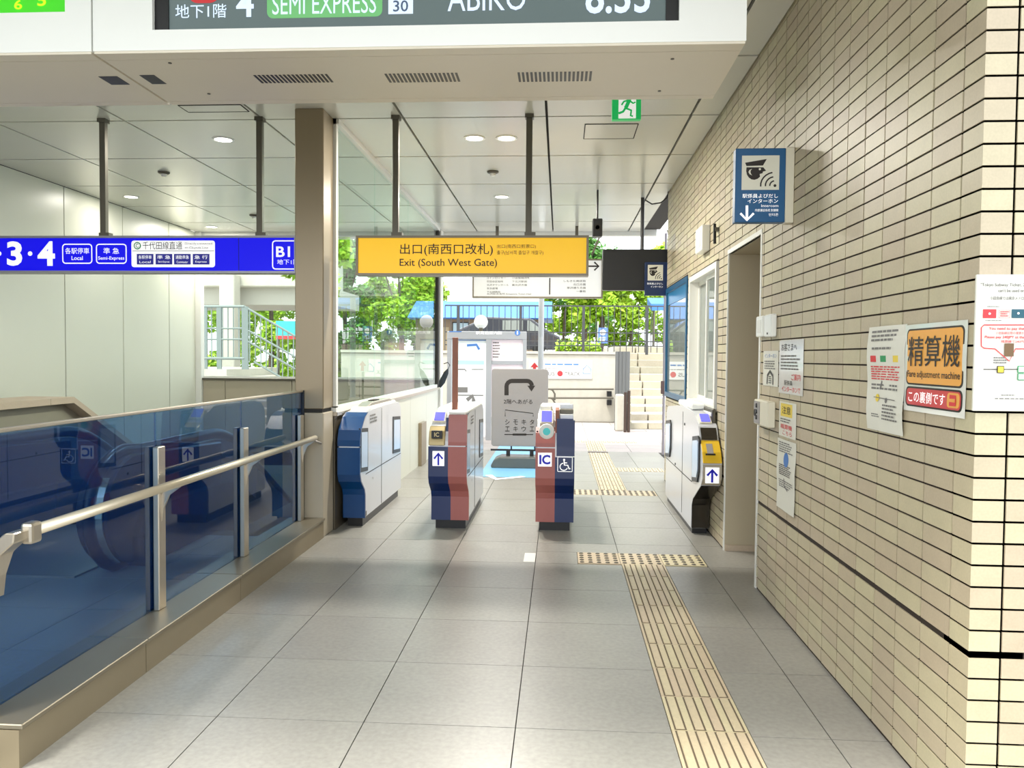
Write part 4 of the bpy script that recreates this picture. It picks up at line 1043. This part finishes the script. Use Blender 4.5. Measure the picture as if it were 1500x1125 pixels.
MB().prism([(bx + p, q) for p, q in ((-.35, .0), (.35, .0), (.36, .03), (.32, .11), (.24, .145), (-.24, .145), (-.32, .11), (-.36, .03))], 'y', YG - .12, YG + .22).build('water_base', M_base, fs_, bevel=.03, seg=2)
f = faceY(fs_, (a.x, a.z), (b.x, b.z), YG - .0005)
AR = [f.st(742, 579), f.st(742, 566)] + [f.st(750 - 8 * math.cos(math.radians(q)), 566 - 8 * math.sin(math.radians(q))) for q in (20, 45, 70, 90)] + [f.st(772, 558)] + [f.st(772 + 7 * math.sin(math.radians(q)), 565 - 7 * math.cos(math.radians(q))) for q in (20, 45, 70, 90)]
f.line(M_ink, AR, .075, .001, 'arrow'); f.poly(M_ink, [f.st(772.5, 565), f.st(784, 565), f.st(778.5, 573.5)], .0012, 'arrow')
f.ptext(M_ink, '2階へあがる', 738, 584.5, 780, 592, bold=.012)
f.line(M_ink, [f.st(740, 610), f.st(740, 600.5), f.st(781, 605.5), f.st(781, 610)], .012, .001, 'roof_line')
for i, r_ in enumerate(('シモキタ', 'エキウエ')):
    for k, ch in enumerate(r_): f.ptext(M_ink, ch, 740 + 12 * k, 614.5 + 10 * i, 746.5 + 12 * k, 622 + 10 * i, bold=.02)
f.line(M_ink, [f.st(739, 636.5), f.st(752, 636.5)], .015, .001, 'baseline'); f.line(M_ink, [f.st(751, 636.5), f.st(771, 636.5)], .035, .001, 'baseline'); f.line(M_ink, [f.st(770, 636.5), f.st(781, 636.5)], .015, .001, 'baseline')
f.flush()
sh = thing('floor_sheet', 'pale blue floor sheet with a white tick mark under the grey standing sign', 'floor sheet', (-.55, 10.5, 0))
MB().box(-.95, .02, 9.15, 12.9, .001, .0035).build('sheet', M_floorblue, sh)
f = Face(sh, (-.95, 12.9, .004), (1, 0, 0), (0, -1, 0), .97, 3.75)
q = [at(u, v, Z=.004) for u, v in ((716, 696), (727, 702), (767, 698))]
f.line(W_, [((p.x + .95) / .97, (12.9 - p.y) / 3.75) for p in q], .09, .001, 'tick_mark'); f.flush()

# ------------------------------------------------------------------ outdoors: information board, pole
YN = 13.2
a = at(655, 485, Y=YN); b = at(770, 620, Y=YN)
mp = thing('area_map_board', 'grey framed area map board with two map panels beyond the gates', 'map board', ((a.x + b.x) / 2, YN, 0))
fr_ = mat('board_grey_frame', (158, 160, 164), .4)
xl, xm1, xm2, xr_ = a.x, at(712, 520, Y=YN).x, at(720, 520, Y=YN).x, b.x
zh = at(700, 497, Y=YN).z
MB().box(xl, xr_, YN, YN + .12, zh, a.z).build('header', fr_, mp, bevel=.006)
MB().box(xl, xl + .07, YN, YN + .12, 0, zh).box(xm1, xm2, YN, YN + .12, 0, zh).box(xr_ - .06, xr_, YN, YN + .12, 0, zh).build('uprights', fr_, mp)
MB().box(xl + .07, xm1, YN + .03, YN + .06, .3, zh).build('map_panel', mat('map_white', (236, 242, 244), .25), mp)
z2 = at(740, 528.5, Y=YN).z
MB().box(xm2, xr_ - .06, YN + .03, YN + .06, z2, zh).build('map_panel', mat('map_pinkish', (244, 226, 232), .3), mp)
MB().box(xm2, xr_ - .06, YN + .01, YN + .09, z2 - .06, z2).build('cross_bar', fr_, mp)
MB().box(xm2, xr_ - .06, YN + .03, YN + .06, .4, z2 - .06).build('lower_panel', mat('map_pinkish', (244, 226, 232), .3), mp)
f = faceY(mp, (xl, a.z), (xr_, 0), YN - .0005)
f.ptext(W_, '駅周辺案内図', 697, 485.5, 735, 490, bold=.02); f.disc(M_inkblue, *f.st(758, 487.5), .035); f.ptext(W_, 'i', 757, 485, 759, 490, d=.003, bold=.03)
f.prect(M_inkblue, 658, 485, 676, 486.5)
f.flush()
f = faceY(mp, (xl, a.z), (xr_, 0), YN + .0295)
f.prect(M_inkblue, 664, 497.5, 712, 499); f.prect(mat('map_teal', (176, 218, 214), .4), 666, 528, 709, 534)
f.prect(mat('map_sea', (216, 230, 240), .4), 670, 503, 706, 526); f.line(M_inkblue, [f.st(684, 506), f.st(698, 505), f.st(702, 512)], .03)
f.line(M_inkgrey, [f.st(667, 541), f.st(681, 541), f.st(683, 544)], .014); f.line(M_inkgrey, [f.st(691, 541), f.st(708, 541)], .01)  # grey lines painted as a handrail reflected in the glossy panel
f.prect(M_inkgrey, 667, 567, 685, 575); f.prect(M_inkgrey, 666, 578, 708, 580)  # these bars and the bent line below are painted reflections too
f.line(M_inkgrey, [f.st(684, 586), f.st(692, 580), f.st(694, 588)], .05)
f.prect(mat('map_pink_area', (250, 214, 208), .4), 735, 503, 760, 522); f.bars(M_inkgrey, *f.st(722, 501), *f.st(733, 526), 6)
f.flush()
hb = thing('round_emblem', 'white round emblem on top of the area map board', 'emblem', (at(704, 472, Y=YN).x, YN + .06, a.z))
MB().lathe([(.02, .03), (.1, .02), (.118, 0), (.1, -.02), (.02, -.03)], (hb.location.x, YN + .06, at(704, 471.5, Y=YN).z), 24, 'y').build('disc', M_white, hb, smooth=True)
MB().box(hb.location.x - .03, hb.location.x + .03, YN + .04, YN + .08, a.z + .001, a.z + .08).build('neck', M_hang, hb)
# pale pole with the little red arrow sign
x = at(792.5, 500, Y=12.4).x
pl_ = thing('pale_pole', 'pale grey tall pole behind the grey standing sign', 'pole', (x, 12.4, 0))
MB().tube([(x, 12.4, 0), (x, 12.4, 3.6)], .045, 14).build('shaft', mat('pale_grey_paint', (188, 190, 192), .5), pl_, smooth=True)
MB().lathe([(.09, .0), (.09, .02), (.05, .03)], (x, 12.4, 0), 16).build('base_plate', M_hang, pl_)
x = at(783, 536, Y=12.6).x; z_ = at(783, 536, Y=12.6).z
ra = thing('arrow_sign', 'small white sign with a red arrow beside the pale pole', 'sign', (x, 12.6, 0))
MB().box(x - .1, x + .1, 12.6, 12.62, z_ - .12, z_ + .1).build('plate', M_white, ra); MB().tube([(x, 12.63, 0), (x, 12.63, z_ + .05)], .018, 8).build('stake', M_hang, ra)
f = faceY(ra, (x - .1, z_ + .1), (x + .1, z_ - .12), 12.5995); f.poly(M_inkred, [(.5, .2), (.82, .55), (.62, .55), (.62, .95), (.38, .95), (.38, .55), (.18, .55)]); f.flush()
# dark umbrella hanging at the end of the partition
um = thing('folded_umbrella', 'dark folded umbrella hung at the end of the glass partition', 'umbrella', (-1.7, 11.2, 1.0))
q0, q1 = at(656, 541, Y=11.2), at(644, 567, Y=11.2)
MB().tube([q0, q0 + (q1 - q0) * .2, q0 + (q1 - q0) * .7, q1], [.012, .035, .045, .02], 10).build('canopy', mat('dark_cloth', (36, 44, 52), .8, noise=.1), um, smooth=True)
MB().tube([q0, q0 + Vector((.03, 0, .06)), q0 + Vector((-.0, 0, .10)), q0 + Vector((-.06, 0, .08))], .007, 6).build('handle', M_black, um)

# ------------------------------------------------------------------ outdoors: retaining wall, banner, rails, fence
YR = 17.2
cw = MB().box(-4.9, 1.28, YR, YR + .4, 0, 1.50)
cw_o = struct('retaining_wall', cw, M_conc, bevel=.02)
MB().box(-4.9, 1.30, YR - .03, YR + .43, 1.50, 1.56).build('coping', M_conc, cw_o)
struct('upper_ground', MB().box(-4.9, 1.28, YR + .4, 36, 0, 1.46), M_conc)
a = at(774, 528, Y=YR - .02); b = at(867, 555, Y=YR - .02)
bn = thing('wall_banner', 'white banner with grey lettering and a red mark on the concrete wall', 'banner', ((a.x + b.x) / 2, YR, b.z))
MB().box(a.x, b.x, YR - .02, YR - .002, b.z, a.z).build('sheet', M_white, bn)
f = faceY(bn, (a.x, a.z), (b.x, b.z), YR - .0205)
f.text(M_inkgrey, 'BONUS', .1, .62, .42, .84, bold=.02); f.disc(M_inkred, .5, .72, .045); f.text(M_inkgrey, 'TRACK', .57, .62, .82, .84, bold=.02)
f.bars(M_inkblue, .14, .16, .8, .32, 1, ragged=.05); f.bars(M_inkgrey, .25, .42, .7, .5, 1, ragged=.05)
f.line(M_inkblue, [(.86, .7), (.86, .45), (.92, .25), (.98, .45), (.98, .7), (.86, .7)], .012); f.flush()
hr = thing('wall_handrail', 'double steel handrail with curved ends running along the concrete wall', 'handrail', (.3, YR, .5))
for v in (570, 583):
    p0, p1 = at(806, v, Y=YR - .25), at(899, v, Y=YR - .25)
    o = MB().tube([p0 + Vector((.1, 0, -.24)), p0 + Vector((.1, 0, -.1)), p0 + Vector((.05, 0, -.02)), p0, p0 - Vector((2.2, 0, 0))][:4] + [p0, p1], .02, 8).build('rail', M_hang, hr)
    MB().box(p1.x - .14, p1.x - .04, YR - .22, YR - .002, p1.z - .16, p1.z - .05).build('wall_bracket', M_black, o)
    MB().tube([p0 - Vector((1.5, 0, 0)), p0], .02, 8).build('rail_end', M_hang, hr)
fn = thing('bar_fence', 'dark steel bar fence on top of the concrete wall', 'fence', (0, YR + .2, 1.56))
fz = [at(800, v, Y=YR + .2).z for v in (448, 487, 499.5, 506)]
fx0, fx1 = at(652, 470, Y=YR + .2).x, 3.4
MB().box(fx0, fx1, YR + .185, YR + .215, fz[0] - .015, fz[0] + .015).build('top_rail', M_fence, fn)
for z_ in fz[1:]: MB().box(fx0, fx1, YR + .19, YR + .21, z_ - .012, z_ + .012).build('rail', M_fence, fn)
bar = MB().box(-.008, .008, YR + .192, YR + .208, 1.55, fz[0])
n = int((fx1 - fx0) / .135); first = None
for k in range(n + 1):
    x = fx0 + k * .135
    if first is None: first = bar.build('baluster', M_fence, fn); first.location.x += x
    else:
        c = first.copy(); COL.objects.link(c); c.parent = fn; c.location.x = x
for k in range(5):
    x = fx0 + .3 + k * 1.4; MB().box(x - .03, x + .03, YR + .17, YR + .23, 1.5, fz[0]).build('fence_post', M_fence, fn)

# stone steps on the right
stp = MB()
st_o = thing('stone_steps', 'flight of pale stone steps climbing behind the brown posts', 'steps', (2.2, 15.7, 0))
for k in range(11):
    yy = 15.7 + k * .28; z0, z1 = k * .155, (k + 1) * .155; xj_ = 1.78 + .03 * (k % 2)
    for a, b in ((1.42, xj_), (xj_, 2.7), (2.7, 3.9)):
        MB().box(a + .012, b - .012, yy, yy + .4, max(z0 - .15, 0), z1 - .008).build('step_stone', M_concst, st_o, bevel=.01)
struct('upper_terrace', MB().box(1.28, 9, 18.8, 36, 0, 1.7), M_conc)
ra_ = thing('step_railing', 'low white pipe railing in front of the stone steps', 'railing', (1.8, 15.2, 0))
for v in (582, 594, 605.5, 618):
    p0, p1 = at(925, v, Y=15.2), at(976, v, Y=15.2); MB().tube([p0, p1], .022, 8).build('rail', M_white, ra_)
x = at(975, 600, Y=15.2).x; MB().tube([(x, 15.2, 0), (x, 15.2, .75)], .03, 10).build('post', M_white, ra_)
bp = thing('brown_post_pair', 'pair of dark brown posts at the foot of the stone steps', 'posts', (1.28, 15.0, 0))
for u in (916, 921):
    x = at(u, 600, Y=15.0).x; MB().tube([(x, 15.0, 0), (x, 15.0, .77 if u == 916 else .80)], .03, 10).build('post', mat('dark_brown_paint', (58, 42, 34), .5), bp)
MB().box(1.24, 1.36, 14.98, 15.02, .55, .58).build('tie_bar', M_hang, bp)
cp = tag(MB().box(at(902, 600, Y=15.2).x, at(914, 600, Y=15.2).x, 15.2, 15.4, 0, .72).build('concrete_pier', M_conc, bevel=.03, seg=2), 'cream concrete pier at the end of the retaining wall, behind the brown posts', 'pier')
dp = thing('drain_pipes', 'bundle of grey vertical pipes above the cream concrete pier', 'pipes', (1.3, 16.6, 0))
for u, r in ((904, .04), (909, .045), (914, .05), (919, .05)):
    x = at(u, 540, Y=15.5).x; MB().tube([(x, 15.5, .0), (x, 15.5, at(u, 470 if u == 920 else 515, Y=15.5).z)], r, 10).build('pipe', mat('pipe_grey', (96, 98, 98), .6), dp)
x = at(973.5, 500, Y=11.6).x
bxp = thing('slim_grey_post', 'slim grey post carrying a brown box beyond the end of the brick wall', 'post', (x, 11.6, 0))
MB().tube([(x, 11.6, 0), (x, 11.6, CEIL - .06)], .02, 10).build('shaft', mat('mauve_grey', (150, 144, 152), .5), bxp)
z0, z1 = at(973, 577, Y=11.57).z, at(973, 558, Y=11.57).z
MB().box(x - .05, x + .05, 11.54, 11.58, z0, z1).build('brown_box', mat('brown_box_paint', (92, 72, 72), .5), bxp, bevel=.004)

# shed with the blue roof, vehicles' banner
YH = 23.
a = at(648, 446, Y=YH); b = at(808, 478, Y=YH)
shd = thing('blue_roofed_shed', 'low brown shed with a bright blue roof behind the bar fence', 'shed', ((a.x + b.x) / 2, YH + 1.2, 1.46))
zt, zb = at(700, 447, Y=YH).z, at(700, 466, Y=YH).z
MB().prism([(YH, zb - .03), (YH - .25, zb), (YH + 1.2, zt + .2), (YH + 2.6, zb), (YH + 2.4, zb - .03)], 'x', a.x - 1, b.x).build('roof', M_roofblue, shd)
MB().box(a.x - .8, b.x - .3, YH, YH + 2.4, 1.46, zb).build('walls', M_shed, shd)
for k in range(4):
    xx = a.x + .3 + k * .75; o = MB().box(xx, xx + .5, YH - .02, YH + .02, zb - .55, zb - .12).build('shed_window', M_dark, shd)
    MB().box(xx + .03, xx + .47, YH - .03, YH - .015, zb - .52, zb - .15).build('pane', mat('grey_pane', (150, 170, 180), .2), o)
MB().box(a.x - .5, a.x + .2, YH - .02, YH, 1.5, 2.3).build('shed_door', M_colbrown, shd)
sh2 = thing('blue_canopy', 'small blue canopy seen behind the fence above the stone steps', 'canopy', (3.1, 23.7, 1.7))
MB().prism([(23.5, 2.85), (23.5, 3.05), (24.5, 3.3), (24.5, 3.1)], 'x', 2.7, 4.6).build('cover', M_roofblue, sh2)
for x in (2.8, 4.5): MB().tube([(x, 23.6, 1.7), (x, 23.6, 2.9)], .04, 8).build('post', M_hang, sh2)
a = at(876, 480, Y=18.6); b = at(890, 503, Y=18.6)
fb = thing('shop_flag', 'blue and white shop flag behind the bar fence', 'flag', (a.x, 18.6, 1.46))
MB().box(a.x, b.x, 18.6, 18.61, b.z, a.z).build('cloth', mat('flag_blue', (96, 130, 214), .7, noise=.25, scale=9), fb); MB().tube([(a.x, 18.62, 1.46), (a.x, 18.62, a.z + .15)], .015, 6).build('staff', M_alu, fb)
f = faceY(fb, (a.x, a.z), (b.x, b.z), 18.5995); f.disc(W_, .5, .3, .3); f.bars(W_, .2, .6, .8, .9, 3); f.flush()
# dark parked car half hidden behind the fence
car = thing('parked_car', 'dark parked car behind the fence right of the area map board', 'car', (-.2, 20.4, 1.46))
x0 = at(770, 500, Y=20).x; x1 = at(818, 500, Y=20).x
MB().prism([(x0 - 2, 1.62), (x1, 1.62), (x1 + .05, 1.95), (x1 - .25, 2.1), (x1 - .7, 2.42), (x0 - 1.0, 2.46), (x0 - 1.7, 2.15), (x0 - 2, 2.0)], 'y', 20., 21.6).build('body', mat('car_dark_paint', (44, 46, 54), .25, coat=.5), car, bevel=.05, seg=2)
for xx in (x0 - 1.4, x1 - .5): MB().lathe([(.16, -.0), (.16, .16), (.1, .17)], (xx, 20.12, 1.62), 20, 'y').build('wheel', M_rubber, car)
MB().prism([(x1 - .8, 2.1), (x1 - .38, 2.1), (x1 - .74, 2.37), (x1 - .8, 2.37)], 'y', 19.985, 20.01).box(x0 - .6, x1 - .9, 19.985, 20.01, 2.12, 2.37).build('side_glass', M_winglass, car)

# ------------------------------------------------------------------ outdoors left: landing, railings, canopy
ld_ = struct('landing', MB().box(-12, -6.96, 15.9, 19, 0, 1.12), M_conc)
ls = thing('side_stairs', 'concrete stairs going down from the landing seen through the left window', 'stairs', (-6.4, 16.8, 0))
for k in range(6):
    MB().box(-6.95 + k * .27, -6.66 + k * .27, 16.2, 18.2, 0, 1.12 - .17 * (k + 1)).build('stair_step', M_concst, ls, bevel=.01)
YL = 16.0
rl = thing('landing_railing', 'grey steel bar railing on the landing sloping down the side stairs', 'railing', (-7.2, YL, 1.1))
def rp(u, v): return at(u, v, Y=YL)
for v in (449, 481, 497, 525):
    MB().tube([rp(276, v), rp(358, v)], .03 if v in (449, 525) else .02, 8).build('rail', M_rail, rl)
for (u0, v0, u1, v1) in ((358, 449, 440, 497), (358, 481, 440, 527), (358, 497, 440, 545), (372, 530, 440, 569)):
    MB().tube([rp(u0, v0), rp(u1, v1)], .022, 8).build('sloping_rail', M_rail, rl)
for u, wd in ((300, .05), (321, .05), (359, .07)):
    p = rp(u, 449); MB().box(p.x - wd, p.x + wd, YL - .02, YL + .02, 1.12, p.z).build('railing_post', M_rail, rl)
for u in list(range(286, 358, 8)): MB().box(rp(u, 500).x - .01, rp(u, 500).x + .01, YL - .01, YL + .01, rp(u, 525).z, rp(u, 449).z).build('baluster', M_rail, rl)
for u in range(366, 438, 8):
    t_ = (u - 358) / 82; MB().box(rp(u, 500).x - .01, rp(u, 500).x + .01, YL - .01, YL + .01, rp(u, 525 + 40 * t_).z, rp(u, 449 + 48 * t_).z).build('baluster', M_rail, rl)
cn = thing('concrete_canopy', 'white concrete overpass with a square column beyond the left window', 'overpass', (-9, 21, 0))
zz = at(340, 420, Y=20.).z
MB().box(-20, -6.2, 20, 22, zz, zz + 1.6).build('beam', M_conc, cn, bevel=.03); MB().box(-20, -6.0, 20.3, 23, zz - .45, zz).build('soffit_slab', mat('grey_concrete', (176, 172, 162), .85, noise=.06), cn)
x = at(332, 470, Y=19.6).x; MB().box(x - .2, x + .2, 19.6, 20.0, 0, zz + .3).build('column', M_conc, cn, bevel=.02)
a = at(404, 470, Y=18.8); b = at(478, 497, Y=18.8)
tb = thing('teal_banner', 'teal banner with a red stripe hung beyond the stairs', 'banner', ((a.x + b.x) / 2, 18.8, b.z))
MB().box(a.x, b.x, 18.8, 18.83, b.z + .08, a.z).build('cloth', M_teal, tb); MB().box(a.x, b.x, 18.795, 18.825, b.z, b.z + .08).build('red_stripe', M_inkred, tb)
for x in (a.x + .05, b.x - .05): MB().tube([(x, 18.86, 0), (x, 18.86, a.z)], .025, 6).build('pole', M_hang, tb)

# ------------------------------------------------------------------ trees
def tree(x, y, base, h, r, n, m, label, zc=.62):
    o = thing('tree', label, 'tree', (x, y, base), 'trees beyond the fence')
    tr_ = MB().tube([(x, y, base), (x + .05, y, base + h * .3), (x - .04, y, base + h * .6)], [.12, .09, .05], 8)
    for k in range(4):
        a_ = k * 1.6; tr_.tube([(x, y, base + h * .4), (x + math.cos(a_) * r * .5, y + math.sin(a_) * r * .5, base + h * .7)], [.05, .02], 6)
    tr_.build('trunk', M_bark, o)
    cl = []
    for k in range(16):
        v = Vector((random.gauss(0, 1), random.gauss(0, 1), random.gauss(0, .8))).normalized() * random.uniform(.3, .85)
        cl.append((Vector((x + v.x * r, y + v.y * r, base + h * zc + v.z * h * .42)), r * random.uniform(.25, .45)))
    b = MB(); vs = []; fs = []
    for i in range(n):
        c, rr = random.choice(cl)
        d = Vector((random.gauss(0, 1), random.gauss(0, 1), random.gauss(0, 1))).normalized() * rr * random.uniform(.5, 1.05)
        p = c + d; u = Vector((random.gauss(0, 1), random.gauss(0, 1), random.gauss(0, .6))).normalized(); q = u.orthogonal().normalized()
        s_ = random.uniform(.07, .14); k = len(vs)
        vs += [p - u * s_, p + q * s_ * .5 + u * s_ * .1, p + u * s_, p - q * s_ * .5 + u * s_ * .1]; fs.append((k, k + 1, k + 2, k + 3))
    b.v = vs; b.f = fs; b.build('foliage', m, o, kind='stuff')
TR = [(1.2, 23.6, 1.46, 3.6, 1.2, 9000, M_leafL, 'bright yellow green tree just right of the blue roofed shed', .5),
      (4.6, 28.5, 1.7, 6.2, 1.6, 9000, M_leafL, 'tall bright tree behind the stone steps at the end of the brick wall', .5),
      (.9, 29.5, 1.46, 8.0, 2.0, 9000, M_leafD, 'darker green tree far behind the white facility sign', .5),
      (-5.5, 26.6, 0, 6.6, 1.3, 10000, M_leafL, 'tree seen through the far part of the glass partition, near its dark end mullion', .6),
      (-8.0, 28.5, 0, 7.6, 1.4, 11000, M_leafD, 'dark green tree seen through the middle of the glass partition', .55),
      (-10.6, 28, 0, 7.8, 1.4, 9000, M_leafL, 'tree seen right of the pillar through the nearest partition pane', .55)]
for t_ in TR: tree(*t_)
tree(-4.75, 14.6, 0, 5.0, .85, 4000, M_leafL, 'light green tree just beyond the left window beside the pillar', .72)
def hedge(x0, x1, y, z0, z1, n, label, m):
    o = thing('hedge', label, 'hedge', ((x0 + x1) / 2, y, z0)); b = MB(); vs = []; fs = []
    bl = [(random.uniform(x0, x1), y + random.uniform(-.6, .6), z0 + (z1 - z0) * random.random() ** .8 * .9, random.uniform(.35, .6)) for _ in range(int((x1 - x0) * (z1 - z0) * 2.2))]
    for i in range(n):
        c = random.choice(bl); p = Vector(c[:3]) + Vector((random.gauss(0, 1), random.gauss(0, 1), random.gauss(0, 1))).normalized() * c[3] * random.uniform(.6, 1.05); p.z = max(p.z, z0 + .02)
        u = Vector((random.gauss(0, 1), random.gauss(0, 1), random.gauss(0, .7))).normalized(); q = u.orthogonal().normalized(); s_ = random.uniform(.08, .16); k = len(vs)
        vs += [p - u * s_, p + q * s_ * .5, p + u * s_, p - q * s_ * .5]; fs.append((k, k + 1, k + 2, k + 3))
    b.v = vs; b.f = fs; b.build('foliage', m, o, kind='stuff')
    st = MB()
    for k in range(5): st.tube([(x0 + (x1 - x0) * (k + .5) / 5, y, z0), (x0 + (x1 - x0) * (k + .5) / 5 + .1, y, z0 + (z1 - z0) * .5)], .06, 6)
    st.build('stems', M_bark, o, kind='stuff')
hedge(-14.5, -4.9, 30.8, 0, 4.9, 22000, 'tall green hedge closing the view behind the glass partition', M_leafL)
hedge(-.6, 6.5, 33.2, 1.7, 5.2, 15000, 'tall yellow green hedge far behind the bar fence and the stone steps', M_leafL)
sb = thing('planted_bank', 'low bright shrub on the ledge above the concrete wall banner', 'shrub', (.4, YR + .75, 1.46))
vs = MB()
for i in range(900):
    p = Vector((random.uniform(at(815, 510, Y=YR + .5).x, at(880, 510, Y=YR + .5).x), YR + .75 + random.uniform(-.15, .2), 1.5 + abs(random.gauss(0, .12)))); u = Vector((random.gauss(0, 1), random.gauss(0, 1), random.gauss(0, 1))).normalized(); q = u.orthogonal()
    vs.add([p - u * .06, p + q * .03, p + u * .06, p - q * .03], [(0, 1, 2, 3)])
vs.build('foliage', M_leafL, sb, kind='stuff')
